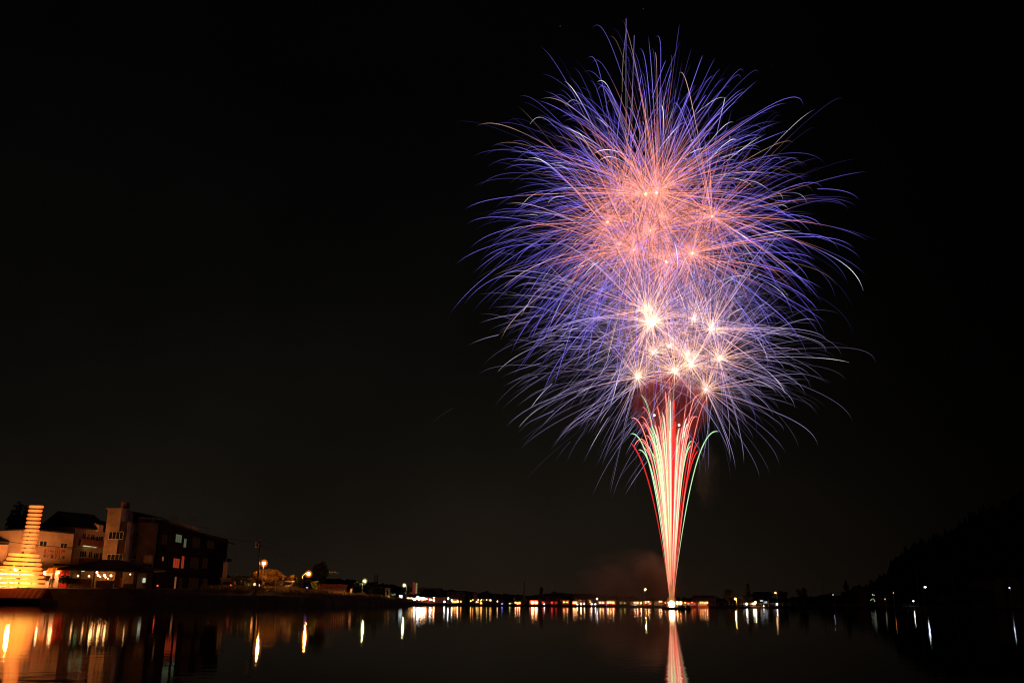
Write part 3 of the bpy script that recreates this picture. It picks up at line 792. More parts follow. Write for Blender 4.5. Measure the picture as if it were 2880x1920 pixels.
mb = MB(); mb.prism([(v.x, v.y) for v in q], [B3.z + .16, C3.z - .9, C3.z + .35, B3.z + .5], [B3.z + .34, C3.z - .7, C3.z + .55, B3.z + .7]); mb.build('eaves', M['roof_dark'], hot)
pa, pb = P(336, 1434, 162), P(414, 1448, 162)
mb, q = block(Vector((pa.x, 165.5, 0)), Vector((P(404, 1448, 165.5).x, 165.5, 0)), 6, A3.z + .003, [P(336, 1432, 165.5).z, P(404, 1447, 165.5).z, P(404, 1447, 165.5).z, P(336, 1432, 165.5).z]); mb.build('rooftop_room', M['brown_wall'], hot)
mb = MB(); pa, pb = P(334, 1431, 165), P(432, 1449, 165)
mb.prism([(pa.x, 164.8), (pb.x, 164.8), (pb.x, 172), (pa.x, 172)], [pa.z - .12, pb.z - .12, pb.z - .12, pa.z - .12], [pa.z, pb.z, pb.z, pa.z]); mb.build('rooftop_room_roof', M['roof_dark'], hot)
tk = P(351, 1433, 166.6); mb = MB(); mb.tube([(tk.x, 166.6, tk.z - .3), (tk.x, 166.6, P(351, 1412, 166.6).z)], .75, n=14); mb.build('water_tank', M['brown_wall'], hot)
qa, qb = ray_wall(Fa, Fb, 488, 1475), ray_wall(Fa, Fb, 578, 1490)
q = [qa - fn * 1.5, qb - fn * 1.5, qb - fn * 6, qa - fn * 6]
mb = MB(); mb.prism([(v.x, v.y) for v in q], C3.z - 1, P(525, 1461, qa.y).z); mb.build('roof_shed', M['plaster_old'], hot)
mb = MB()
pts = [rw(560, 345), rw(760, 350), rw(1100, 420), rw(1500, 495)]
rp_ = [ray_wall(Fa, Fb, *q) - fn * .5 for q in pts]
mb.tube(rp_, .05, n=5)
for p0, p1 in zip(rp_, rp_[1:]):
    for k in range(6):
        q = p0.lerp(p1, k / 6); mb.tube([q, (q.x, q.y, q.z - 1.3)], .03, n=4)
mb.build('roof_railing', M['metal'], hot)
for (x, y0, y1) in ((775, 100, 410), (1035, 320, 430), (1280, 310, 470)):
    a, b_ = rw(x + 12, y0), rw(x, y1); pb = ray_wall(Fa, Fb, *b_) - fn; pa = ray_wall(Fa, Fb, *a) - fn
    mb = MB(); mb.tube([pb - Vector((0, 0, .4)), pa], .04, n=5)
    if x > 1000:
        for k in range(3): mb.tube([(pa.x - .9, pa.y, pa.z - .3 - .35 * k), (pa.x + .9, pa.y, pa.z - .3 - .35 * k)], .025, n=4)
    mb.build('antenna', M['metal'], hot)
# restaurant pavilion with a wide dark roof
RD = 154.5
pav = thing('restaurant_pavilion', 'low restaurant with a wide dark hipped roof and hanging lamps inside', 'building', (P(290, 1650, RD + 4).x, RD + 4, GZ))
xa, xb = P(196, 1620, RD).x, P(384, 1620, RD).x
ze, zr = ZA(1599, 290, RD), ZA(1573, 315, RD + 2.6)
mb = MB()
xl, xr = P(160, 1599, RD - 1).x, P(432, 1604, RD - 1).x
ev = [Vector((xl, RD - 1, ze)), Vector((xr, RD - 1, ze - .25)), Vector((xr, RD + 4.4, ze)), Vector((xl, RD + 4.4, ze))]
rg = [Vector((P(296, 1573, RD + 4).x, RD + 2.6, zr)), Vector((P(346, 1574, RD + 4).x, RD + 2.6, zr))]
mb.quad(ev[0], ev[1], rg[1], rg[0]); mb.tri(ev[1], ev[2], rg[1]); mb.quad(ev[2], ev[3], rg[0], rg[1]); mb.tri(ev[3], ev[0], rg[0])
dn = Vector((0, 0, -.25)); mb.quad(ev[3] + dn, ev[2] + dn, ev[1] + dn, ev[0] + dn)
for a, b_ in zip(ev, ev[1:] + ev[:1]): mb.quad(a, a + dn, b_ + dn, b_)
mb.build('roof', M['roof_dark'], pav)
mb = MB(); mb.box(((xa + xb) / 2, RD + 3.9, (ze + GZ) / 2 - .15), (xb - xa, .2, ze - GZ - .3)); mb.build('back_wall', M['wood_pale'], pav)
for x_ in (xa, xb):
    mb = MB(); mb.box((x_, RD + 1.95, (ze + GZ) / 2 - .15), (.2, 3.7, ze - GZ - .3)); mb.build('side_wall', M['wood'], pav)
mb = MB()
def seg(px0, px1, py0, py1, y=RD):
    a, b_ = P(px0, py1, y), P(px1, py0, y); mb.prism([(a.x, y - .1), (b_.x, y - .1), (b_.x, y + .1), (a.x, y + .1)], a.z, b_.z)
for s_ in ((196, 205, 1600, 1652), (259, 269, 1600, 1652), (320, 346, 1600, 1652), (373, 384, 1600, 1652)): seg(*s_)
seg(205.2, 258.8, 1627, 1652); seg(269.2, 319.8, 1632, 1652); seg(346.2, 372.8, 1641, 1652)
mb.build('front_wall', M['wood'], pav)
for (x, y, r, m) in ((1258, 1055, .16, 'warm'), (1272, 1090, .17, 'warm'), (1300, 1112, .12, 'warm_lo'), (1355, 1092, .17, 'warm'), (1370, 1118, .12, 'warm'), (1440, 1097, .17, 'warm'), (1012, 1100, .15, 'warm_lo'), (1155, 1103, .15, 'warm_lo'), (1690, 1080, .11, 'warm_lo'), (1400, 1135, .1, 'warm_lo')):
    p = P(x / 4.6125, 1380 + y / 4.6125, RD + random.uniform(.9, 2.6))
    mb = MB(); mb.tube([(p.x, p.y, p.z + r * .7), (p.x, p.y, ze - .3)], .015, n=4); l_ = mb.build('hanging_lamp', M['black_paint'], pav)
    bulb(l_, p, r, m)
p = P(1078 / 4.6125, 1380 + 1032 / 4.6125, RD + 1); mb = MB(); mb.box(p, (.5, .1, .2)); mb.build('exit_sign', M['greenl'], pav)
for i, px in enumerate((285, 296, 305, 314, 352, 366)):
    p = P(px, 1630 if px < 330 else 1638, RD + 2.2); mb = MB(); mb.box((p.x, p.y, p.z - .25), (.5, .5, .08)); mb.box((p.x, p.y, (p.z - .3 + GZ) / 2), (.08, .08, p.z - .3 - GZ)); mb.build('table', M['wood_pale'], pav)
# BANNERS and lamp by the restaurant
p0, p1 = P(336, 1651, 152.8), P(340, 1624, 152.8)
t_ = thing('banner', 'narrow brown vertical banner beside the restaurant doorway', 'banner', (p0.x, p0.y, GZ))
mb = MB(); mb.tube([(p0.x - .1, p0.y, GZ), (p1.x - .1, p1.y, p1.z)], .03, n=5); mb.build('banner_pole', M['metal'], t_)
mb = MB(); mb.box(((p0.x + p1.x) / 2 + .1, p0.y, (p0.z + p1.z) / 2), (.3, .03, p1.z - p0.z)); mb.build('banner_cloth', M['c_orange'], t_)
p = P(405, 1631, 157)
t_ = thing('notice_box', 'small backlit pale green notice box right of the restaurant', 'sign', (p.x, p.y, GZ))
mb = MB(); mb.box((p.x, p.y, p.z), (.46, .06, .72)); mb.build('panel', M['box_white'], t_)
mb = MB(); mb.box((p.x, p.y + .1, p.z), (.6, .12, .86)); mb.tube([(p.x, p.y + .1, GZ), (p.x, p.y + .1, p.z - .4)], .05, n=6); mb.build('casing', M['metal'], t_)
p = P(396, 1621.5, 157)
t_ = thing('wall_lamp', 'tiny pale lamp above the backlit notice box', 'lamp', (p.x, p.y, p.z)); mb = MB(); mb.box((p.x, p.y + .15, p.z + .12), (.3, .3, .06)); mb.build('lamp_cover', M['metal'], t_); bulb(t_, p, .09, 'box_white', sc=(1.4, 1, .7))
mb = MB()
p = P(443, 1646, 158)
t_ = thing('signal_lamp', 'small red lamp low at the corner of the dark hotel', 'lamp', (p.x, p.y, GZ)); bulb(t_, p, .13, 'redl', 'lens'); mb = MB(); mb.tube([(p.x, p.y + .1, GZ), (p.x, p.y + .1, p.z + .2)], .05, n=6); mb.build('post', M['metal'], t_)

# ------------------------------------------------------------------ festival stalls
def stall(px0, px1, ytop, d, cloth_m, valance, bulbs, label, group, bulb_m='stallw', br=.22, z0=None):
    """a market stall: four poles, sloped canopy, hanging valance, counter with cloth, bulbs"""
    a, b_ = PX(px0, d), PX(px1, d); wd = b_.x - a.x
    z0 = GP((px0 + px1) / 2, d).z if z0 is None else z0
    zt = ZA(ytop, (px0 + px1) / 2, d); h = zt - z0; dp = max(1.6, min(2.6, wd * .7))
    t_ = thing('festival_stall', label, 'stall', ((a.x + b_.x) / 2, d, z0), group)
    for (x, y) in ((a.x + .05, d + .05), (b_.x - .05, d + .05), (a.x + .05, d + dp - .05), (b_.x - .05, d + dp - .05)):
        mb = MB(); mb.tube([(x, y, z0), (x, y, zt - .3 * h)], .03, n=5); mb.build('pole', M['metal'], t_)
    ze = zt - .26 * h
    mb = MB(); n = 8
    for i in range(n):                   # canopy with slight sag
        f0, f1 = i / n, (i + 1) / n
        s0, s1 = .05 * h * math.sin(f0 * math.pi * 3) ** 2, .05 * h * math.sin(f1 * math.pi * 3) ** 2
        x0, x1 = a.x + wd * f0, a.x + wd * f1
        mb.quad((x0, d - .3, ze - s0), (x1, d - .3, ze - s1), (x1, d + dp * .55, zt - s1), (x0, d + dp * .55, zt - s0))
        mb.quad((x0, d + dp * .55, zt - s0), (x1, d + dp * .55, zt - s1), (x1, d + dp + .2, ze - s1), (x0, d + dp + .2, ze - s0))
    mb.build('canopy', M[cloth_m], t_)
    mb = MB(); m_ = 10
    for i in range(m_):
        f0, f1 = i / m_, (i + .92) / m_; x0, x1 = a.x + wd * f0, a.x + wd * f1
        s0 = .05 * h * math.sin(f0 * math.pi * 3) ** 2
        mb.quad((x0, d - .31, ze - s0 - .02), (x1, d - .31, ze - s0 - .02), (x1, d - .31, ze - .16 * h), (x0, d - .31, ze - .16 * h))
    mb.build('valance', M[valance], t_)
    mb = MB(); mb.box(((a.x + b_.x) / 2, d + .35, z0 + .16 * h + .02), (wd * .92, .6, .30 * h)); mb.build('counter', M[valance], t_)
    mb = MB(); mb.quad((a.x, d + dp, z0 + .1), (b_.x, d + dp, z0 + .1), (b_.x, d + dp, ze), (a.x, d + dp, ze)); mb.build('back_cloth', M['c_white'], t_)
    for bx_, by_ in bulbs:
        p = P(bx_, by_, d + .15); mb = MB(); mb.tube([(p.x, p.y, p.z + br * .8), (p.x, p.y, max(p.z + br, ze + .05))], .012, n=4); l_ = mb.build('hanging_lamp', M['black_paint'], t_)
        bulb(l_, p, br, bulb_m)
    return t_
GL = 'festival stalls on the left bank'; GF = 'festival stalls along the far shore'
stall(118, 157, 1594, 155.5, 'c_orange', 'c_white', [(126, 1610), ], 'stall with a broad orange canopy beside the lantern boat', GL, 'stallw', .25, GZ)
stall(157, 193, 1600, 155.5, 'c_red', 'c_red', [(157, 1611.5), (163, 1609)], 'stall with a red canopy touching the restaurant roof', GL, 'stallw', .24, GZ)
stall(18, 80, 1590, 156, 'c_orange', 'c_white', [(45, 1600)], 'orange stall half hidden behind the lantern boat tiers', GL, 'stallw', .3, GZ)
stall(-60, 14, 1588, 156, 'c_yellow', 'c_white', [(2, 1612), (-30, 1605)], 'yellow stall cut by the left edge of the photo', GL, 'stallw', .32, GZ)
p0, p1 = P(146, 1627, 154.8), P(153, 1594, 154.8)
mb = MB()
for k in range(5): mb.tube([(p0.x + .06 * k, p0.y, GZ), (p1.x + .09 * k - .1, p1.y, p1.z - .05 * (k % 2))], .045, n=5)
tag(mb.build('bamboo_bundle', M['wood_pale']), 'bundle of pale bamboo poles leaning in front of the stalls', 'bamboo poles')

# ------------------------------------------------------------------ people
def person_mesh(name, arm):
    v = [(0, 0, .92), (0, 0, 1.12), (0, 0, 1.36), (0, 0, 1.47), (0, -.01, 1.56), (0, 0, 1.66),
         (.19, 0, 1.38), (.25, .02, 1.12), (.24, -.08 if arm else .02, .88), (-.19, 0, 1.38), (-.26, .02, 1.12), (-.22, -.22 if arm else .02, 1.05 if arm else .88),
         (.09, 0, .86), (.11, -.02, .48), (.11, .03, .08), (.11, -.1, .03), (-.09, 0, .86), (-.12, .02, .48), (-.13, .04, .08), (-.13, -.09, .03)]
    e = [(0, 1), (1, 2), (2, 3), (3, 4), (4, 5), (2, 6), (6, 7), (7, 8), (2, 9), (9, 10), (10, 11), (0, 12), (12, 13), (13, 14), (14, 15), (0, 16), (16, 17), (17, 18), (18, 19)]
    rad = [.135, .13, .15, .055, .095, .09, .07, .05, .035, .07, .05, .035, .09, .065, .045, .04, .09, .065, .045, .04]
    me = bpy.data.meshes.new(name); me.from_pydata(v, e, [])
    o = bpy.data.objects.new(name, me); COL.objects.link(o)
    o.modifiers.new('skin', 'SKIN'); sb = o.modifiers.new('sub', 'SUBSURF'); sb.levels = 1; sb.render_levels = 1
    for i, r in enumerate(rad): me.skin_vertices[0].data[i].radius = (r, r * .85)
    me.skin_vertices[0].data[0].use_root = True
    bpy.context.view_layer.update()
    m2 = bpy.data.meshes.new_from_object(o.evaluated_get(bpy.context.evaluated_depsgraph_get()))
    bpy.data.objects.remove(o)
    m2.name = name
    m2.materials.clear()
    for k in ('shirt', 'trousers', 'skin', 'hair'): m2.materials.append(M[k])
    for p in m2.polygons:
        z = p.center.z; x = abs(p.center.x)
        p.material_index = 0
        if z < .93 and x < .2: p.material_index = 1
        if z > 1.43: p.material_index = 3 if (z > 1.6 or p.center.y > .02) else 2
        if z < 1.06 and x > .2: p.material_index = 2
        p.use_smooth = True
    return m2
PM = [person_mesh('person', False), person_mesh('person', True)]
def person(px, d, label, group, rz=0, sc=1.0, z=None):
    o = bpy.data.objects.new('person', random.choice(PM)); COL.objects.link(o)
    p = GP(px, d); o.location = (p.x, p.y, p.z if z is None else z); o.rotation_euler = (0, 0, rz); o.scale = (sc, sc, sc)
    return tag(o, label, 'person', group)
person(141, 153.4, 'person standing in silhouette in front of the left bank stalls', None, .6, 1.0, GZ)
person(133, 153.6, 'person beside the lantern boat tiers, before the orange stall', None, -.4, .95, GZ)
for i in range(46):
    px = random.uniform(1445, 2010)
    if 1860 < px < 1945: continue
    person(px, shore(px) + random.uniform(4.6, 6.2), 'person in the dark crowd standing before the far shore stalls', 'crowd along the far shore', random.uniform(-3, 3), random.uniform(.88, 1.05))
for i in range(12):
    px = random.uniform(640, 800)
    person(px, shore(px) + random.uniform(6, 12), 'person among the onlookers on the left bank by the parked cars', 'onlookers on the left bank', random.uniform(-3, 3), random.uniform(.9, 1.05))

# ------------------------------------------------------------------ trees
def tree(px, ytop, ybase, wpx, d, label, leafm='leaf_dark', n=900, shape='round', size=.4, group=None, name='tree'):
    g = GP(px, d); top = ZA(ytop, px, d); zb = g.z; h = top - zb
    sx = wpx / F * d / 2 * 1.04
    t_ = thing(name, label, 'tree', (g.x, g.y, zb), group)
    mb = MB(); cz = zb + h * (.58 if shape != 'dome' else .62); hz = h * .42
    mb.tube([(g.x, g.y, zb - .2), (g.x + .1, g.y, zb + h * .3), (g.x, g.y, zb + h * .62)], [h * .035 + .06, h * .028 + .04, .05], n=7)
    for k in range(6):
        a = random.uniform(0, 6.28); q0 = Vector((g.x, g.y, zb + h * random.uniform(.22, .5)))
        mb.tube([q0, q0 + Vector((math.cos(a) * sx * .35, math.sin(a) * sx * .3, h * .14)), q0 + Vector((math.cos(a) * sx * .7, math.sin(a) * sx * .6, h * .22))], [.07, .05, .02], n=5)
    mb.build('trunk', M['bark'], t_)
    mb = MB(); cl = []
    nc = 16 if shape != 'cone' else 22
    for k in range(nc):
        if shape == 'cone':
            f = random.random() ** .8; r = (1 - f) * sx * .85 + .15; a = random.uniform(0, 6.28)
            cl.append((Vector((g.x + math.cos(a) * r * .6, g.y + math.sin(a) * r * .6, zb + h * (.14 + .84 * f))), max(.25, r * .55), max(.3, h * .09)))
        else:
            v = rdir() * (random.random() ** .4); 
            cl.append((Vector((g.x + v.x * sx * .68, g.y + v.y * sx * .68, cz + v.z * hz * .68)), sx * random.uniform(.25, .42), hz * random.uniform(.25, .42)))
    for k in range(n):
        c, r, rz_ = random.choice(cl); v = rdir() * (random.random() ** .35)
        p = c + Vector((v.x * r, v.y * r, v.z * rz_)); s_ = size * random.uniform(.5, 1.2)
        if shape == 'weep':
            a = Vector((random.uniform(-1, 1), random.uniform(-1, 1), random.uniform(-.9, .3))).normalized() * s_ * 1.9; b_ = a.cross(rdir()).normalized() * s_ * .25
        else:
            a = rdir() * s_; b_ = a.cross(rdir()); b_ = b_.normalized() * s_ * .7 if b_.length > 1e-5 else Vector((s_, 0, 0))
        mb.quad(p - a * .5 - b_ * .3, p + b_ * .5, p + a * .6, p - b_ * .5)
    mb.build('crown', M[leafm], t_)
    return t_
tree(28, 1396, 1600, 120, 184, 'tall dark tree at the left edge behind the lantern mast', n=4500, size=.6)
tree(182, 1612, 1655, 62, 153.2, 'dark rounded bush tree between the stalls and the restaurant', n=900, size=.3)
tree(745, 1590, 1658, 100, 175, 'spreading tree glowing orange under the tall street lamp', 'leaf_lamplit', 8000, 'weep', .30)
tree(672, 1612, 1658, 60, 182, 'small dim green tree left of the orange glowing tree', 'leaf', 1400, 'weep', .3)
tree(806, 1612, 1660, 60, 180, 'dim bushy tree right of the orange glowing tree', 'leaf_lamplit', 1800, 'weep', .3)
tree(846, 1613, 1664, 50, 176, 'dark leafy bush tree at the foot of the second orange street lamp', 'leaf', 2400, 'round', .3)
tree(882, 1630, 1666, 34, 182, 'dim narrow tree left of the striped stage curtain', 'leaf', 900, 'round', .3)
tree(893, 1574, 1640, 54, 205, 'tall black dome shaped tree behind the second orange lamp', n=1600, shape='dome', size=.5)
tree(1004, 1629, 1678, 46, 196, 'black tree right of the striped stage under the yellow lamp', n=1300, size=.35)
tree(1040, 1640, 1682, 26, 206, 'black narrow tree left of the leafy pair near the gate', n=800, size=.35)
tree(1064, 1646, 1684, 34, 208, 'dark tree with a green lit tip beside the gate pillar', 'leaf', 1000, 'round', .35)
tree(1260, 1676, 1700, 26, 252, 'small bush lit green among white lamps left of the yellow stall', 'leaf', 700, 'round', .3)
tree(1523, 1652, 1694, 24, 272, 'dark cone shaped conifer behind the red stalls', n=900, shape='cone', size=.5)
tree(1806, 1664, 1698, 48, 262, 'spreading tree lit green under the pale lamp by the comet column', 'leaf', 1800, 'weep', .35)
tree(1732, 1665, 1698, 26, 268, 'dim tree beside the utility pole behind the bright stalls', n=700, size=.4)
tree(2050, 1650, 1698, 40, 300, 'dim flat topped pine left of the far orange lamp', n=800, size=.5)
tree(2105, 1642, 1698, 30, 300, 'black pointed conifer right of the far orange lamp', n=900, shape='cone', size=.6)
tree(2093, 1668, 1702, 50, 296, 'low black shrubby tree under the pointed conifer', n=800, size=.5)
tree(2204, 1655, 1702, 34, 318, 'black round tree right of the dim orange glow', n=900, size=.6)
tree(2258, 1648, 1703, 44, 322, 'large black round tree alone on the right shore', n=1300, size=.6)
tree(2384, 1636, 1704, 58, 345, 'tallest black conifer on the right shore, broad at its foot', n=1500, shape='cone', size=.8)
tree(2330, 1664, 1704, 60, 335, 'low dark tree behind the cool white lamp on the right shore', n=1000, size=.6)
tree(2226, 1682, 1704, 40, 316, 'low black bush between the two round trees on the right', n=600, size=.5)
tree(2650, 1668, 1706, 60, 372, 'dim dark tree at the foot of the hill', n=900, size=.7)
tree(2760, 1650, 1706, 70, 392, 'dark tree before the gabled houses on the right', n=900, size=.8)

# grass along the crest of the left bank
mb = MB()
for i in range(9000):
    px = random.uniform(560, 1150); d = shore(px) + random.uniform(.9, 5.5); g = GP(px, d)
    a = random.uniform(0, 6.28); hh = random.uniform(.25, .75); w_ = .05
    dx = Vector((math.cos(a) * w_, math.sin(a) * w_, 0)); lean = Vector((random.uniform(-.15, .15), random.uniform(-.15, .15), hh))
    mb.tri(g - dx, g + dx, g + lean)
tag(mb.build('grass', M['grass']), 'ragged grass along the crest of the left bank', 'grass', kind='stuff')

# ------------------------------------------------------------------ street lamps and poles
def street_lamp(bx, by, px_pole, d, bm, r, label, group=None, arm=True, z0=None):
    g = GP(px_pole, d); z0 = g.z if z0 is None else z0
    p = P(bx, by, d)
    t_ = thing('street_lamp', label, 'street lamp', (g.x, g.y, z0), group)
    mb = MB()
    if arm:
        mb.tube([(g.x, d, z0), (g.x, d, p.z - .25 * abs(p.x - g.x) - .3)], [.10, .06], n=8); mb.build('pole', M['metal_pale'], t_)
        mb = MB(); zz = p.z - .25 * abs(p.x - g.x) - .3; pts = []
        for i in range(8):
            a = i / 7 * math.pi / 2; pts.append((p.x + (g.x - p.x) * math.cos(a), d, zz + (p.z + r * .9 - zz) * math.sin(a)))
        mb.tube(pts, .045, n=6); mb.build('arm', M['metal_pale'], t_)
    else:
        mb.tube([(p.x, d, z0), (p.x, d, p.z - r * .9)], [.08, .05], n=8); mb.build('pole', M['metal_pale'], t_)
    mb = MB(); mb.tube([(p.x, d, p.z + r * .85), (p.x, d, p.z + r * 1.25)], [r * .9, r * .4], n=10); mb.build('lamp_head', M['metal'], t_)
    if bm in ('sodium', 'mercury'): bulb(t_, p, r * 3.2, 'globe_' + bm, 'lamp_bloom'); bulb(t_, p, r * 2.2, 'globe_' + bm, 'lamp_bloom')  # added glowing shells imitate bloom; not a part of the lamp
    bulb(t_, p, r, bm, 'lamp_bulb')
    return t_
street_lamp(45, 1600, 46, 153.8, 'sodium_big', .27, 'blinding street lamp seen between the tiers of the lantern boat', None, False, GZ)
street_lamp(3, 1613, 4, 153.8, 'sodium_big', .24, 'blinding lamp at the left edge behind the lantern boat', None, False, GZ)
street_lamp(742.5, 1583, 733, 168.6, 'sodium', .21, 'tall orange street lamp above the glowing tree')
street_lamp(868, 1613, 846, 178, 'sodium', .21, 'orange street lamp with a curved arm above the dark bush tree')
street_lamp(1026, 1633, 1017, 195, 'mercury', .17, 'yellow white street lamp with a curved arm above the black trees')
street_lamp(1137, 1645, 1142, 214, 'mercury', .16, 'yellow white street lamp left of the tall shop signs')
street_lamp(1814.5, 1656.5, 1812, 259, 'mercury', .19, 'pale green white lamp above the green lit tree by the comet column')
street_lamp(1679.5, 1683, 1681, 264, 'white', .22, 'small white lamp on a post right of the dark roofed house')
street_lamp(2068, 1683, 2072, 292, 'sodium', .13, 'lone orange lamp on the far shore right of the comet column')
street_lamp(2181, 1666, 2186, 330, 'warm_lo', .28, 'dim orange lamp over the dark roofs right of the pointed conifer')
street_lamp(2343.6, 1671, 2347, 338, 'cool', .18, 'cool white lamp left of the tallest black conifer')
street_lamp(2602, 1649.5, 2600, 366, 'cool', .36, 'brightest bluish white lamp at the foot of the hill')
street_lamp(2839, 1652, 2846, 388, 'cool', .2, 'bluish white lamp at the far right below the gabled houses')
RL = 'small globe lamps on the far shore rail'
def post_lamp(px, py, m, r, label, group=RL, off=3.0):
    d = shore(px) + off; return street_lamp(px, py, px, d, m, r, label, group, False, crest(px) * .8)
for px, py, m, r, lb in ((1624, 1699, 'white', .15, 'white globe lamp before the orange lit stall, left of the white canopies'), (1634, 1697.5, 'stallw', .2, 'warm globe lamp under the left white canopy'), (1643.5, 1697.5, 'stallw', .14, 'small warm globe lamp under the right end of the left white canopy'),
                     (1664, 1698, 'white', .17, 'white globe lamp under the right white canopy'), (1674.5, 1698, 'white', .17, 'white globe lamp right of the right white canopy'), (1531, 1698.5, 'white', .14, 'white globe lamp before the dark umbrellas of the red stalls'),
                     (1481, 1701.5, 'stallw', .11, 'tiny globe lamp left of the stall with two bright lamps'), (1388, 1700, 'stallw', .09, 'tiny globe lamp below the lit restaurant windows'), (1412, 1697, 'blue', .13, 'small blue lamp between the restaurant and the cluster of stalls'),
                     (1786, 1700, 'white', .15, 'white globe lamp before the red and white stall'), (1828, 1698.5, 'white', .2, 'white globe lamp before the yellow striped stall'), (1934, 1700, 'white', .17, 'white globe lamp right behind the barge'),
                     (1969, 1699, 'white', .22, 'bright white globe lamp before the stall at the right end of the row'), (2100, 1697, 'white', .30, 'large white globe lamp under the pointed conifer'), (2120, 1697, 'white', .24, 'white globe lamp beside a small orange one'), (2124.5, 1693, 'sodium', .15, 'small orange lamp beside a white globe'),
                     (2185.5, 1698, 'white', .2, 'white globe lamp under the black round tree'), (2148, 1703, 'white', .1, 'tiny white lamp low on the bank below the bright shelter'), (2569, 1689, 'white', .2, 'small white globe lamp left of the brightest bluish lamp'), (1706, 1700, 'purple', .1, 'small purple lamp before the orange stall')):
    post_lamp(px, py, m, r, lb)
def pole(px0, ytop, d, label, arms=1, r=.12, trans=False, pxt=None, m='pole'):
    g = GP(px0, d); p = P(pxt or px0, ytop, d)
    t_ = thing('utility_pole', label, 'utility pole', (g.x, g.y, g.z))
    mb = MB(); mb.tube([(g.x, d, g.z - .2), (p.x, d, p.z)], [r, r * .65], n=8); mb.build('pole', M[m], t_)
    h = p.z - g.z
    for k in range(arms):
        z = p.z - .5 - .9 * k; mb = MB(); mb.box((p.x, d, z), (1.8 - .3 * k, .1, .1))
        for s_ in (-.8, -.3, .3, .8): mb.tube([(p.x + s_ * (1 - .15 * k), d, z), (p.x + s_ * (1 - .15 * k), d, z + .22)], .04, n=5)
        mb.build('crossarm', M['metal'], t_)
    if trans:
        mb = MB(); z = p.z - h * .18; mb.tube([(p.x - .45, d, z), (p.x - .45, d, z + .9)], .28, n=10); mb.build('transformer', M['metal'], t_)
    return t_
pole(723, 1512, 166.8, 'tall dark utility pole with a transformer beside the orange street lamp', 2, .17, True, 731)
pole(1741, 1625, 268, 'tall utility pole behind the bright orange stalls', 2, .13)
pole(1913, 1632, 275, 'thin dim pole right of the comet column', 1, .09)
pole(2011, 1661, 275, 'thick short pole at the end of the dim red building', 0, .18)
pole(2583, 1588, 362, 'leaning utility pole with a transformer left of the brightest bluish lamp', 3, .18, True, 2578)
pole(2683, 1586, 370, 'bare leaning pole before the hill', 0, .15, False, 2676)
pole(1616, 1663, 262, 'short pole beside the dark roofed house on the far shore', 0, .08)
pole(1320, 1652, 262, 'thin dim pole left of the red gabled house', 0, .08)
pole(939, 1602, 190, 'thin pole above the striped stage roof', 1, .05, m='roof_dark')
pole(2314, 1620, 345, 'thin dark pole left of the tallest conifer', 1, .12)
pole(2838, 1590, 396, 'dim pole between the two gabled houses', 2, .14)
g = GP(1474, 262); t_ = thing('water_tower', 'slender water tower with a round tank above the far shore', 'water tower', g)
p = P(1474, 1637, 262); mb = MB(); mb.tube([(g.x, 262, g.z), (p.x, 262, p.z)], [.22, .14], n=8); mb.build('shaft', M['pole'], t_); mb = MB(); mb.ball((p.x, 262, p.z), .35, 10, 6, (1, 1, .8)); mb.build('tank', M['concrete'], t_, True)
g = GP(1057, 320); t_ = thing('lattice_tower', 'red lattice radio tower behind the trees left of the gate', 'tower', g)
mb = MB(); p = P(1058, 1616, 320); hw = .9
for s_ in ((-1, -1), (1, -1), (1, 1), (-1, 1)): mb.tube([(g.x + s_[0] * hw, 320 + s_[1] * hw, g.z), (p.x + s_[0] * .35, 320 + s_[1] * .35, p.z)], .07, n=4)
for k in range(9):
    f0, f1 = k / 9, (k + 1) / 9; w0, w1 = hw + (.35 - hw) * f0, hw + (.35 - hw) * f1; z0, z1 = g.z + (p.z - g.z) * f0, g.z + (p.z - g.z) * f1
    mb.tube([(g.x - w0, 320 - w0, z0), (g.x + w1, 320 - w1, z1)], .045, n=4); mb.tube([(g.x + w0, 320 - w0, z0), (g.x - w1, 320 - w1, z1)], .045, n=4)
mb.build('lattice', M['red_paint'], t_)
for k in range(4):
    z = p.z - .4 - k * .9; mb = MB(); mb.box((p.x, 319.4, z), (1.3, .12, .12)); mb.build('aerial', M['metal'], t_)

# cables
def cable(pts, label, r=.03, sag=.5):
    a, b_ = P(*pts[0]), P(*pts[1]); mb = MB()
    mb.tube([a.lerp(b_, i / 16) - Vector((0, 0, sag * 4 * (i / 16) * (1 - i / 16))) for i in range(17)], r, n=4)
    tag(mb.build('power_cable', M['black_paint']), label, 'cable', 'overhead cables')
cable(((0, 1518, 158), (300, 1536, 158)), 'black cable strung across the lettered factory wall', .035)
cable(((215, 1545, 168), (300, 1532, 160)), 'cable running from the apartment house up to the hotel', .025)
cable(((731, 1522, 166.8), (606, 1500, 200)), 'cable from the tall utility pole to the hotel roof', .025)
cable(((731, 1530, 166.8), (939, 1606, 190)), 'cable from the tall utility pole to the stage pole', .02)

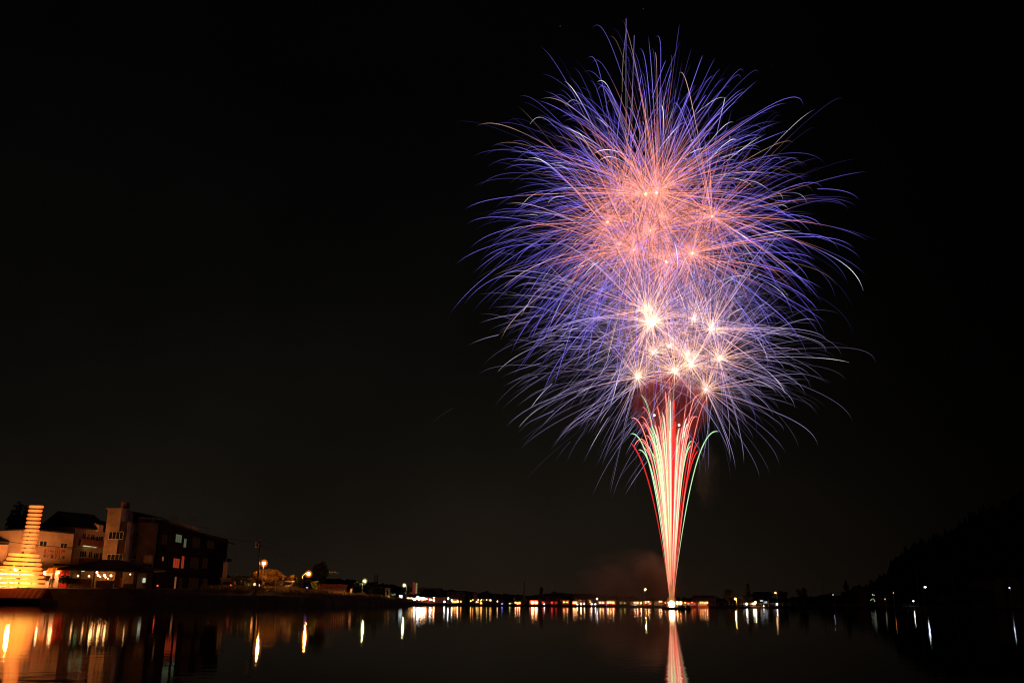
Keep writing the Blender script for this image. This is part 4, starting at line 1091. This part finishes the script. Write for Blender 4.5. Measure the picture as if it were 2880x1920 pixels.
# ------------------------------------------------------------------ left bank, right of the hotel
p0, p1 = P(628, 1612, 196), P(634, 1580, 196)
t_ = thing('sign_tower', 'thin pale sign tower at the right end of the dark hotel', 'sign', (p0.x, p0.y, GZ))
mb = MB(); mb.box((p0.x + .3, p0.y, (GZ + p1.z) / 2), (.75, .5, p1.z - GZ)); mb.build('tower', M['plaster'], t_); mb = MB(); mb.tube([(p0.x + .3, p0.y, p1.z), (p0.x + .3, p0.y, p1.z + .9)], [.2, .03], n=6); mb.build('spire', M['metal'], t_)
A, B = P(622, 1624, 188), P(697, 1628, 188)
t_ = thing('garage', 'low pale garage wall between the hotel and the glowing tree', 'building', ctr(A, B, GZ)); mb, q = block(A, B, 6, GZ, B.z); mb.build('wall', M['plaster_old'], t_); mb, q = block(A + Vector((-.2, -.3, 0)), B + Vector((.2, -.3, 0)), 6.5, B.z + .003, B.z + .2); mb.build('roof', M['concrete'], t_)
stall(688, 716, 1637, 180, 'c_green', 'c_green', [(700, 1644)], 'stall under a green tarpaulin beside the tall utility pole', GL, 'warm_lo', .1)
def car(px, d, ln, label, body, rz=0, lamp=None, van=False):
    g = GP(px, d); t_ = thing('parked_car', label, 'car', (g.x, g.y, g.z), 'cars parked along the left bank')
    prof = [(-.5, .28), (-.49, .62), (-.44, .80), (-.36, .86), (-.22, 1.38), (-.08, 1.47), (.16, 1.44), (.30, .95), (.44, .86), (.5, .66), (.5, .28)]
    if van: prof = [(-.5, .28), (-.5, 1.0), (-.47, 1.62), (-.38, 1.74), (.22, 1.74), (.34, 1.10), (.46, .95), (.5, .7), (.5, .28)]
    mb = MB(); n = len(prof); ws = (-.82, -.72, .72, .82)
    i0 = len(mb.v)
    for k, w_ in enumerate(ws):
        for (a, z) in prof:
            inset = 1 if z < .95 else .9
            mb.v.append((g.x + a * ln, g.y + w_ * inset, g.z + z * (1 if k in (1, 2) else .985)))
    for k in range(3):
        for j in range(n - 1): a = i0 + k * n + j; mb.f.append((a, a + 1, a + n + 1, a + n)); mb.m.append(0)
    mb.f.append(tuple(i0 + j for j in range(n))); mb.m.append(0); mb.f.append(tuple(i0 + 3 * n + j for j in reversed(range(n)))); mb.m.append(0)
    mb.build('body', M[body], t_, False)
    mb = MB(); zt_ = 1.38 if not van else 1.62
    for s_ in (-1, 1):
        y = g.y + s_ * .80; mb.prism([(g.x - .20 * ln, y - .012), (g.x + .2 * ln, y - .012), (g.x + .2 * ln, y + .012), (g.x - .2 * ln, y + .012)], g.z + .95, [g.z + zt_, g.z + zt_ - .12, g.z + zt_ - .12, g.z + zt_])
    mb.build('side_window', M['glass'], t_)
    for a in (-.31, .31):
        for s_ in (-1, 1):
            mb = MB(); mb.tube([(g.x + a * ln, g.y + s_ * .66, g.z + .31), (g.x + a * ln, g.y + s_ * .84, g.z + .31)], .31, n=12); wl = mb.build('wheel', M['tyre'], t_)
            mb = MB(); mb.tube([(g.x + a * ln, g.y + s_ * .845, g.z + .31), (g.x + a * ln, g.y + s_ * .85, g.z + .31)], .17, n=10); mb.build('rim', M['metal_pale'], wl)
    for s_ in (-.6, .6):
        mb = MB(); mb.ball((g.x + .5 * ln, g.y + s_, g.z + .68), .1, 8, 5, (.4, 1, .7)); mb.build('headlight', M[lamp or 'metal_pale'], t_, True)
        mb = MB(); mb.box((g.x - .5 * ln, g.y + s_, g.z + .72), (.05, .25, .14)); mb.build('tail_light', M['red_paint'], t_)
car(808, 178, 3.9, 'pale van parked behind the bank grass under the second lamp', 'car_white', van=True)
car(833, 177, 3.6, 'dark car with bluish headlights behind the bank grass', 'car_dark', lamp='purple')
car(640, 182, 4.0, 'dark car nearest the hotel end', 'car_dark')
car(668, 184, 4.0, 'dark car second from the hotel end', 'car_dark')
car(770, 180, 4.0, 'dark car parked right of the tall utility pole', 'car_dark')
# roadside lanterns along the left bank
def lantern(px, py, d, m, r, label, group, sc=(1, 1, 1.2)):
    p = P(px, py, d); g = GP(px, d)
    t_ = thing('festival_lantern', label, 'lantern', (p.x, p.y, g.z), group)
    mb = MB(); mb.tube([(p.x, p.y + r + .04, g.z), (p.x, p.y + r + .04, p.z + r * 1.6), (p.x, p.y, p.z + r * 1.5), (p.x, p.y, p.z + r)], .02, n=4); mb.build('hanger', M['wood'], t_)
    bulb(t_, p, r, m, 'paper_globe', sc)
    return t_
for px, py, m, r in ((744, 1652, 'orangel', .2), (754, 1654, 'redl', .14), (762, 1653, 'orangel', .16), (778, 1655, 'orangel', .13), (716, 1642, 'orangel', .2), (728, 1645, 'orangel', .18), (702, 1655, 'yellowl', .1), (694, 1664.5, 'orangel', .13), (649, 1645, 'redl', .13)):
    lantern(px, py, shore(px) + 8, m, r, 'small glowing festival lantern among the parked cars on the left bank', 'lanterns among the parked cars')
# striped stage
A, B = P(890, 1655, 188), P(973, 1659, 190)
t_ = thing('festival_stage', 'stage shed with a corrugated roof and a red and white striped curtain', 'stage', ctr(A, B, 2.3))
zt, zb_ = P(930, 1652.5, 188).z, GP(930, 188).z
mb = MB()
ra, rb = P(888, 1641, 190), P(982, 1643, 190); ea, eb = P(890, 1652, 187), P(974, 1654, 188)
n = 40
for i in range(n):
    f0, f1 = i / n, (i + 1) / n; up = .07 if i % 2 else 0; up2 = .07 if not i % 2 else 0
    mb.quad(ea.lerp(eb, f0) + Vector((0, 0, up2)), ea.lerp(eb, f1) + Vector((0, 0, up)), ra.lerp(rb, f1) + Vector((0, 0, up)), ra.lerp(rb, f0) + Vector((0, 0, up2)))
mb.build('roof', M['roof_red'], t_)
mb = MB(); mr = MB(); n = 26
for i in range(n):
    f0, f1 = i / n, (i + 1) / n; a, b_ = A.lerp(B, f0), A.lerp(B, f1); o_ = .05 * math.sin(i * 1.3)
    (mr if i % 2 else mb).quad((a.x, a.y + o_, zb_), (b_.x, b_.y + o_, zb_), (b_.x, b_.y + o_, zt), (a.x, a.y + o_, zt))
cur = mr.build('curtain', M['c_red'], t_); mb.build('white_stripe', M['c_white'], cur)
for px in (890, 931, 973):
    mb = MB(); p = PX(px, 188.5); mb.tube([(p.x, 188.6, zb_), (p.x, 188.6, zt)], .07, n=6); mb.build('post', M['wood'], t_)
for px, py, m in ((944, 1667, 'redl'), (955, 1668, 'orangel'), (966, 1669, 'orangel'), (972, 1671, 'orangel'), (929, 1669, 'orangel')):
    lantern(px, py, shore(px) + 3.6, m, .18, 'glowing lantern at the foot of the striped stage curtain', 'lanterns before the striped stage')
p0, p1 = P(983, 1674, 186), P(986, 1654, 186)
t_ = thing('banner', 'tall glowing orange banner right of the striped stage', 'banner', (p0.x, p0.y, GP(983, 186).z)); mb = MB()
for k in range(6): mb.box((p0.x + .15 + .03 * k, p0.y, p0.z + (p1.z - p0.z) * (k + .5) / 6), (.36, .06, (p1.z - p0.z) / 6 * .82))
mb.build('banner_panel', emit('banner_glow', (1, .3, .08), .8), t_); mb = MB(); mb.tube([(p0.x - .08, p0.y, GP(983, 186).z), (p1.x - .08, p1.y, p1.z)], .03, n=5); mb.build('banner_pole', M['wood'], t_)
p = P(1021, 1672, 205); g = GP(1021, 205); t_ = thing('white_tent', 'small pale tent between the two black trees', 'tent', (p.x, p.y, g.z)); zz = P(1021, 1665, 205).z
mb = MB(); a, b_ = PX(1012, 205).x, PX(1029, 205).x; c_ = ((a + b_) / 2, 206, zz + .3)
for q0, q1 in (((a, 205), (b_, 205)), ((b_, 205), (b_, 207)), ((b_, 207), (a, 207)), ((a, 207), (a, 205))): mb.tri((*q0, zz - .5), (*q1, zz - .5), c_); mb.quad((*q0, g.z), (*q1, g.z), (*q1, zz - .5), (*q0, zz - .5))
mb.build('canvas', M['c_pink'], t_)
# gate pillar sign, lantern string, vending box, tall signs, pavilion with bright lamps
a, b_ = P(1083, 1685, 212), P(1096, 1652, 212); g = GP(1090, 212)
t_ = thing('gate', 'tall pale gate frame with a heavy lintel, lit from below', 'gate', ((a.x + b_.x) / 2, 212, g.z))
mb = MB(); mb.box((a.x + .12, 212, (g.z + P(1090, 1660, 212).z) / 2), (.3, .4, P(1090, 1660, 212).z - g.z)); mb.build('post', M['wood_pale'], t_)
mb = MB(); mb.box((b_.x - .12, 212, (g.z + P(1090, 1660, 212).z) / 2), (.3, .4, P(1090, 1660, 212).z - g.z)); mb.build('post', M['wood_pale'], t_)
mb = MB(); z0, z1 = P(1090, 1660, 212).z, b_.z; mb.box(((a.x + b_.x) / 2, 212, (z0 + z1) / 2), (b_.x - a.x + .2, .5, z1 - z0 - .01)); mb.build('lintel', M['wood_pale'], t_)
for i, (px, m) in enumerate(((1072, 'redl'), (1076, 'orangel'), (1080, 'yellowl'), (1083.5, 'orangel'), (1086, 'yellowl'), (1092, 'redl'), (1095, 'orangel'), (1099.5, 'redl'), (1109, 'redl'))):
    lantern(px, 1680 + (i % 3) * .8, shore(px) + 4.7, m, .17, 'red or yellow lantern hanging in the row under the pale gate', 'lanterns under the gate')
for px in (1090, 1094): lantern(px, 1677 + (px - 1090) * .3, 211.3, 'yellowl', .14, 'yellow lantern lighting the foot of the gate', 'lamps at the gate foot')
p = P(1127, 1679, 216); g = GP(1127, 216)
t_ = thing('vending_machine', 'glowing white vending machine left of the lamp with tall signs', 'vending machine', (p.x, p.y, g.z)); hh = P(1127, 1672.5, 216).z
mb = MB(); mb.box((p.x, 216.3, (g.z + hh) / 2), (.72, .6, hh - g.z)); mb.build('cabinet', M['metal_pale'], t_)
for s_ in (-.18, .18):
    mb = MB(); mb.box((p.x + s_, 215.98, (g.z + hh) / 2 + .1), (.30, .03, (hh - g.z) * .8)); mb.build('lit_panel', M['vend'], t_)
p = P(1106, 1671, 300); t_ = thing('distant_lamps', 'cluster of distant white car park lights behind the gate', 'lights', (p.x, p.y, 2))
for k in range(7): bulb(t_, P(1100 + k * 2.1, 1671 + (k * 37 % 5) - 2, 300), .09, 'box_white', 'lamp')
def vsign(px, y0, y1, wpx, d, m, marks, label):
    a, b_ = P(px, y1, d), P(px, y0, d); g = GP(px, d); wd = wpx / F * d
    t_ = thing('sign_tower', label, 'sign', (a.x, d, g.z))
    mb = MB(); mb.tube([(a.x, d + .3, g.z), (b_.x, d + .3, b_.z)], .12, n=6); mb.build('mast', M['metal'], t_)
    mb = MB(); mb.prism([(a.x - wd / 2, d), (a.x + wd / 2, d), (a.x + wd / 2, d + .2), (a.x - wd / 2, d + .2)], a.z, b_.z); mb.build('panel', M[m], t_)
    mb = MB(); n = marks
    for k in range(n):                   # worn character strokes, one group per character
        z = a.z + (b_.z - a.z) * (k + .5) / n; hh = (b_.z - a.z) / n * .62
        rnd = random.Random(k * 7 + px)
        for q in range(4):
            if rnd.random() < .5: mb.prism([(a.x - wd * .32, d - .02), (a.x + wd * .32, d - .02), (a.x + wd * .32, d - .004), (a.x - wd * .32, d - .004)], z - hh / 2 + hh * q / 3, z - hh / 2 + hh * q / 3 + hh * .13)
        xx = a.x + wd * rnd.uniform(-.2, .2); mb.prism([(xx - wd * .06, d - .035), (xx + wd * .06, d - .035), (xx + wd * .06, d - .022), (xx - wd * .06, d - .022)], z - hh / 2, z + hh / 2)
    mb.build('lettering', M['black_paint'], t_)
vsign(1163, 1636, 1670, 5.5, 236, 'sign_red', 7, 'tall red vertical shop sign, left one of the pair above the dark roof')
vsign(1170.5, 1638.5, 1668, 4, 237, 'sign_lit', 7, 'tall yellowish vertical shop sign, right one of the pair above the dark roof')
A, B = P(1134, 1655, 285), P(1236, 1657, 285)
t_ = thing('shop_building', 'long pale flat roofed shop building behind the tall signs', 'building', ctr(A, B, 1)); mb, q = block(A, B, 12, .5, A.z); mb.build('wall', M['plaster_old'], t_)
mb, q = block(A + Vector((-.3, -.3, 0)), B + Vector((.3, -.3, 0)), 12.5, A.z + .003, A.z + .35); mb.build('roof', M['concrete'], t_)
for x0, x1 in ((1139, 1143), (1148, 1158), (1176, 1186), (1190, 1200), (1205, 1215), (1220, 1230)): window(t_, A, B, x0, 1664, x1, 1669, 'glass' if x0 != 1139 else 'win_green')
# lit pavilion on the far shore
d = 250; ze = P(1190, 1678, d).z; zr = P(1200, 1657, d + 4).z
g = GP(1190, d + 5)
t_ = thing('festival_pavilion', 'broad black roofed pavilion with a blaze of white lamps under its eaves', 'pavilion', (P(1195, 1680, d).x, d + 4, g.z))
xl, xr = P(1141, 1680, d).x, P(1256, 1680, d).x
mb = MB(); mid0, mid1 = P(1178, 1667, d).x, P(1230, 1667, d).x; r0, r1 = P(1190, 1658, d).x, P(1216, 1658, d).x; zm = P(1200, 1668, d + 2.5).z
lo = [Vector((xl, d - 1, ze)), Vector((xr, d - 1, ze)), Vector((xr, d + 11, ze)), Vector((xl, d + 11, ze))]
mi_ = [Vector((mid0, d + 2.5, zm)), Vector((mid1, d + 2.5, zm)), Vector((mid1, d + 7.5, zm)), Vector((mid0, d + 7.5, zm))]
hi_ = [Vector((r0, d + 4.4, zr)), Vector((r1, d + 4.4, zr)), Vector((r1, d + 5.6, zr)), Vector((r0, d + 5.6, zr))]
for a, b_ in ((lo, mi_), (mi_, hi_)):
    for k in range(4): mb.quad(a[k], a[(k + 1) % 4], b_[(k + 1) % 4], b_[k])
mb.quad(*hi_); mb.build('roof', M['roof_dark'], t_)
for px in (1146, 1170, 1204, 1222, 1250):
    x = P(px, 1690, d).x; mb = MB(); mb.tube([(x, d + .2, g.z), (x, d + .2, ze)], .12, n=8); mb.build('pillar', M['red_paint'], t_)
mb = MB(); mb.box(((xl + xr) / 2, d + 5, (g.z + ze) / 2), ((xr - xl) * .8, .2, ze - g.z)); mb.build('back_wall', M['brown_wall'], t_)
for px, py, r, m in ((1146, 1681, .15, 'yellowl'), (1150, 1681, .17, 'warm_lo'), (1154, 1681.5, .17, 'orangel'), (1158, 1681, .17, 'yellowl'), (1161.5, 1682, .17, 'warm'), (1166, 1684.5, .28, 'white'), (1170, 1682, .22, 'warm'), (1175.5, 1680, .42, 'white'), (1179, 1684, .26, 'white'), (1185, 1682, .3, 'stallw'), (1190, 1682.5, .3, 'white'), (1195.5, 1683, .25, 'stallw'), (1200, 1683, .18, 'warm_lo'), (1209, 1685, .2, 'white'), (1213, 1685, .16, 'white'), (1220, 1678.5, .17, 'warm'), (1220, 1687, .2, 'stallw'), (1187, 1688, .22, 'redl')):
    p = P(px, py, d - .4); mb = MB(); mb.tube([(p.x, p.y, p.z + r * .8), (p.x, p.y, max(ze, p.z + r + .02))], .015, n=4); l_ = mb.build('hanging_lamp', M['black_paint'], t_); bulb(l_, p, r, m)
# far shore lamps, stall and houses
for px, py, m, r, lb in ((1250, 1691, 'white', .2, 'white lamp at the left foot of the green lit bush'), (1260.5, 1682, 'white', .2, 'white lamp on top of the green lit bush'), (1270.5, 1687, 'white', .17, 'white lamp between the green lit bush and the yellow stall'), (1287, 1690, 'stallw', .2, 'warm lamp at the right end of the yellow stall')):
    post_lamp(px, py, m, r, lb, 'lamps around the green lit bush', 4.6)
stall(1269, 1288, 1683, 254, 'c_yellow', 'c_yellow', [(1274, 1691), (1280, 1691.5)], 'small yellow stall beside the green lit bush', GF, 'warm_lo', .18)
lantern(1296, 1690.5, 252, 'orangel', .2, 'orange lantern alone right of the yellow stall', None); 
A, B = P(1257, 1663, 290), P(1307, 1664, 290)
t_ = thing('shop_house', 'dim two storey shop house behind the yellow stall', 'building', ctr(A, B, 1)); mb, q = block(A, B, 9, .5, A.z); mb.build('wall', M['plaster_old'], t_)
mb, q = block(A + Vector((-.4, -.5, 0)), B + Vector((.4, -.5, 0)), 10, A.z + .003, A.z + .3); mb.build('roof', M['roof_dark'], t_)
for x0, x1 in ((1261, 1272), (1276, 1287), (1291, 1303)): window(t_, A, B, x0, 1666, x1, 1672, 'glass', 2)
def house(px0, px1, yeave, yridge, d, label, wall, roofm, front_gable=False, depth=8):
    A, B = P(px0, yeave, d), P(px1, yeave, d); B.z = A.z
    t_ = thing('house', label, 'house', ctr(A, B, .8))
    if front_gable:
        c = (A + B) / 2; zr = P((px0 + px1) / 2, yridge, d).z; A2, B2 = Vector((A.x, d, 0)), Vector((A.x, d + depth, 0))
        mb = MB(); i = 0; vs = [(A.x, d, .5), (B.x, d, .5), (B.x, d, A.z), (c.x, d, zr - .15), (A.x, d, A.z)]
        mb.v += vs + [(x, y + depth, z) for x, y, z in vs]
        mb.f += [(0, 1, 2, 3, 4), (9, 8, 7, 6, 5), (0, 4, 9, 5), (1, 6, 7, 2), (0, 5, 6, 1)]; mb.m += [0] * 5
        mb.build('wall', M[wall], t_)
        mb = MB(); o_ = .5; sl = (zr - A.z) / (c.x - A.x)
        for s_ in (-1, 1):
            e = Vector((c.x + s_ * (c.x - A.x + o_), d - o_, A.z - sl * o_)); r_ = Vector((c.x, d - o_, zr)); bk = Vector((0, depth + 1, 0)); th = Vector((0, 0, .22))
            mb.quad(e + th, r_ + th, r_ + bk + th, e + bk + th); mb.quad(e, r_, r_ + bk, e + bk); mb.quad(e, r_, r_ + th, e + th); mb.quad(e, e + bk, e + bk + th, e + th)
        mb.build('roof', M[roofm], t_)
    else:
        zr = P((px0 + px1) / 2, yridge, d + depth / 2).z
        gable_wall(A, B, depth, .5, A.z, zr).build('wall', M[wall], t_); gable(A, B, depth, A.z - .1, zr, .5).build('roof', M[roofm], t_)
    return t_, A, B
t_, A, B = house(1320, 1388, 1680, 1668, 268, 'restaurant house with a row of small lit windows and a dormer', 'brown_wall', 'roof_dark')
for k in range(9):
    x = 1339 + k * 4.8; window(t_, A, B, x, 1684, x + 2.2, 1687.5 + (k % 3), ('win_warm', 'yellowl', 'win_warm', 'yellowl', 'sign_lit')[k % 5], 0, 'wood')
for x, y in ((1340, 1692), (1344, 1692), (1352, 1688), (1354, 1696), (1330, 1686), (1324, 1689), (1399, 1690), (1381, 1687)): lantern(x, y, 256, random.choice(('orangel', 'warm_lo', 'yellowl')), .15, 'small warm lantern before the restaurant house on the far shore', 'lanterns before the far restaurant')
lantern(1353, 1695.5, 253, 'orangel', .3, 'largest orange lantern before the restaurant house on the far shore', None)
house(1331, 1342, 1671, 1664, 262, 'small dormer like hut with a steep gable left of the red gable', 'roof_red', 'roof_dark', True, 3)
house(1353, 1386, 1678.5, 1661, 275, 'house whose broad steep gable is lit red', 'roof_red', 'roof_dark', True)
house(1401, 1417, 1681, 1676, 285, 'low pinkish shed right of the red gabled house', 'plaster_old', 'roof_dark')
t_, A, B = house(1619, 1670, 1680, 1669, 275, 'dark roofed house behind the two white canopies', 'dark_wall', 'roof_red')
house(1540, 1575, 1684, 1676, 300, 'low dim house behind the red stalls', 'dark_wall', 'roof_dark')
t_, A, B = house(1962, 2010, 1680, 1673, 280, 'dim reddish long house right of the comet column', 'roof_red', 'roof_red')
house(2133, 2170, 1672, 1663, 325, 'black roofed house between the far orange lamps', 'dark_wall', 'roof_dark')
house(2412, 2462, 1668, 1652, 360, 'dim dark red house right of the tallest conifer', 'roof_red', 'roof_red')
house(2466, 2496, 1672, 1660, 362, 'small dim red house beside the lit windows on the right shore', 'roof_red', 'roof_red')
house(2793, 2821, 1631, 1619, 402, 'house on the right with a reddish lit gable', 'roof_red', 'roof_dark', True)
house(2838, 2868, 1630, 1619, 404, 'rightmost gabled house below the hill', 'roof_red', 'roof_dark', True)
house(2752, 2790, 1643, 1627, 402, 'dim red roofed house left of the two gables', 'brown_wall', 'roof_red')
# kiosk with bright windows, right shore
for px, py, lb in ((2456, 1672, 'upper pair of small lit windows'), (2455, 1685, 'lower row of small lit windows')): pass
p = P(2456, 1680, 348); g = GP(2456, 348)
t_ = thing('kiosk', 'small dark kiosk with two rows of pale lights on the right shore', 'kiosk', (p.x, p.y, g.z))
mb = MB(); zt = P(2456, 1667, 348).z; mb.box((p.x, 349, (g.z + zt) / 2), (2.6, 2, zt - g.z)); mb.build('wall', M['dark_wall'], t_); mb = MB(); mb.box((p.x, 349, zt + .1), (3.2, 2.6, .2)); mb.build('roof', M['roof_dark'], t_)
for px, py in ((2454, 1670), (2455, 1673), (2459, 1672.5), (2449, 1687), (2452, 1684), (2456, 1683), (2459, 1686), (2460, 1690)):
    q = P(px, py, 347.9); mb = MB(); mb.box((q.x, 347.94, q.z), (.3, .06, .2)); mb.build('lit_window', M['box_white'], t_)
for px, py, m, r, lb in ((2489, 1683.5, 'box_white', .24, 'pale greenish lamp right of the small red house'), (2512.6, 1666, 'orangel', .13, 'tiny orange lamp at the left foot of the hill')): street_lamp(px, py, px + 2, 352, m, r, lb, None)
# shelter with white lights under it
p = P(2147, 1692, 296); g = GP(2147, 296)
t_ = thing('shelter', 'dark waterside shelter with cool white tube lights', 'shelter', (p.x, p.y, g.z)); zt = P(2147, 1685, 296).z
mb = MB(); mb.box((p.x, 297, zt), (3.6, 2.5, .15)); mb.build('roof', M['roof_dark'], t_)
for s_ in (-1.6, 1.6): mb = MB(); mb.tube([(p.x + s_, 296.2, g.z), (p.x + s_, 296.2, zt)], .06, n=6); mb.build('post', M['metal'], t_)
for px, py, w_ in ((2140, 1688.5, .5), (2144, 1688.3, .5), (2154, 1691.5, .8), (2149, 1694.5, .6), (2154, 1695, .5)):
    q = P(px, py, 296); mb = MB(); mb.box(q, (w_, .08, .11)); mb.build('tube_light', M['vend'], t_)

# the far shore stalls
stall(1447, 1466, 1688, 256, 'c_dark', 'c_orange', [(1450, 1693), (1456, 1696), (1461, 1695)], 'stall crowded with small warm lamps under a dark canopy', GF, 'warm', .17)
stall(1430, 1442, 1692, 255, 'c_green', 'c_green', [(1434, 1696.5)], 'low dim green stall left of the crowded warm one', GF, 'yellowl', .14)
stall(1489, 1515, 1685.5, 256, 'c_red', 'c_orange', [(1497.7, 1693), (1507.7, 1693)], 'open stall with two large blinding lamps under a red canopy', GF, 'stallw', .34)
stall(1524, 1546, 1688, 255, 'c_red', 'c_red', [(1528, 1693.5)], 'left one of the two red stalls behind dark umbrellas', GF, 'redl', .17)
stall(1547, 1570, 1688, 256, 'c_red', 'c_red', [(1552, 1693.5), (1564, 1693.5)], 'right one of the two red stalls behind dark umbrellas', GF, 'redl', .22)
stall(1581, 1601, 1686.5, 256, 'c_orange', 'c_orange', [(1586, 1692), (1595, 1692)], 'square orange stall between the red stalls and white canopies', GF, 'warm', .14)
stall(1610, 1625, 1689, 257, 'c_pink', 'c_orange', [(1614, 1694), (1620, 1693)], 'small pink stall left of the white canopies', GF, 'warm', .2)
stall(1626, 1647, 1684.5, 258, 'c_white', 'c_dark', [(1630, 1691)], 'left stall with a white canopy before the dark roofed house', GF, 'warm', .13)
stall(1652, 1670, 1684.5, 258, 'c_white', 'c_red', [(1660, 1691)], 'right stall with a white canopy and red valance before the dark roofed house', GF, 'warm', .13)
stall(1682, 1705, 1688, 256, 'c_orange', 'c_purple', [(1688, 1693.5), (1696, 1693.5)], 'orange stall with a purple glow at its left end', GF, 'warm', .2)
stall(1706, 1733, 1687, 257, 'c_yellow', 'c_orange', [(1710, 1693), (1717, 1692.5), (1725, 1694)], 'brightest yellow orange stall left of the utility pole', GF, 'stallw', .22)
stall(1742, 1766, 1689, 258, 'c_yellow', 'c_green', [(1746, 1694), (1757, 1694.5)], 'dim yellow green stall right of the utility pole', GF, 'yellowl', .16)
stall(1773, 1806, 1688, 257, 'c_red', 'c_white', [(1785, 1693), (1793, 1694), (1803, 1694.5)], 'long red stall with white valance left of the yellow striped one', GF, 'stallw', .2)
stall(1811, 1835, 1688, 257, 'c_yellow', 'c_red', [(1816, 1692.5), (1824, 1691.5)], 'yellow stall with red valance under the green lit tree', GF, 'stallw', .2)
stall(1842, 1864, 1688, 258, 'c_orange', 'c_white', [(1855, 1691), (1860, 1691.5)], 'stall with a white lit front just left of the launch flash', GF, 'stallw', .2)
stall(1866, 1886, 1690, 262, 'c_pink', 'c_red', [(1871, 1694), (1878, 1693)], 'pinkish stall half behind the launch flash', GF, 'warm', .15)
stall(1898, 1921, 1688, 257, 'c_orange', 'c_orange', [(1904.5, 1694), (1914, 1695)], 'stall with two large white lamps just right of the launch flash', GF, 'stallw', .36)
stall(1923, 1942, 1690, 259, 'c_red', 'c_pink', [(1927, 1694.5), (1937, 1696)], 'small red stall above the right end of the barge', GF, 'warm_lo', .2)
stall(1943, 1962, 1690, 260, 'c_red', 'c_red', [(1946, 1694), (1953, 1696)], 'deep red stall right of the barge', GF, 'orangel', .2)
stall(1966, 1993, 1689, 261, 'c_orange', 'c_orange', [(1970, 1694.5), (1976, 1694), (1983, 1694.5), (1989, 1694)], 'last long orange stall at the right end of the row', GF, 'stallw', .17)
def umbrella(px, d, label):
    g = GP(px, d); t_ = thing('parasol', label, 'parasol', g, 'dark umbrellas before the red stalls')
    mb = MB(); mb.tube([g, g + Vector((0, 0, 1.9))], .03, n=5); mb.build('pole', M['metal'], t_)
    mb = MB()
    for k in range(8):
        a, b_ = k * math.pi / 4, (k + 1) * math.pi / 4; mb.tri((g.x + .95 * math.cos(a), g.y + .95 * math.sin(a), g.z + 1.55), (g.x + .95 * math.cos(b_), g.y + .95 * math.sin(b_), g.z + 1.55), (g.x, g.y, g.z + 1.95))
    mb.build('canopy', M['c_dark'], t_)
for px, lb in ((1537, 'dark umbrella farthest left before the red stalls'), (1547, 'dark umbrella second from left before the red stalls'), (1557, 'dark umbrella third from left before the red stalls'), (1566, 'dark umbrella farthest right before the red stalls')): umbrella(px, shore(px) + 4.8, lb)

# promenade railing on the right shore
rail = thing('promenade_railing', 'long pale promenade railing along the right shore', 'railing', GP(2400, shore(2400) + 3))
mb = MB(); pts = [GP(px, shore(px) + 4.4) for px in range(2000, 3000, 20)]
for dz in (.5, .95): mb.tube([p + Vector((0, 0, dz)) for p in pts], .05, n=5)
mb.build('rail', M['metal_pale'], rail)
mb = MB()
for p in pts: mb.tube([p - Vector((0, 0, .1)), p + Vector((0, 0, 1.0))], .06, n=5)
mb.build('posts', M['metal_pale'], rail)

# the few stars that show
for px, py, lb in ((1809, 26, 'brightest star, above the right of the tallest tail'), (1575, 74, 'faint star left of the tallest tail'), (2173, 185, 'faint star right of the bursts')):
    mb = MB(); mb.ball(P(px, py, 3000), .6, 8, 5); tag(mb.build('star', M['box_white'], None, True), lb, 'star')
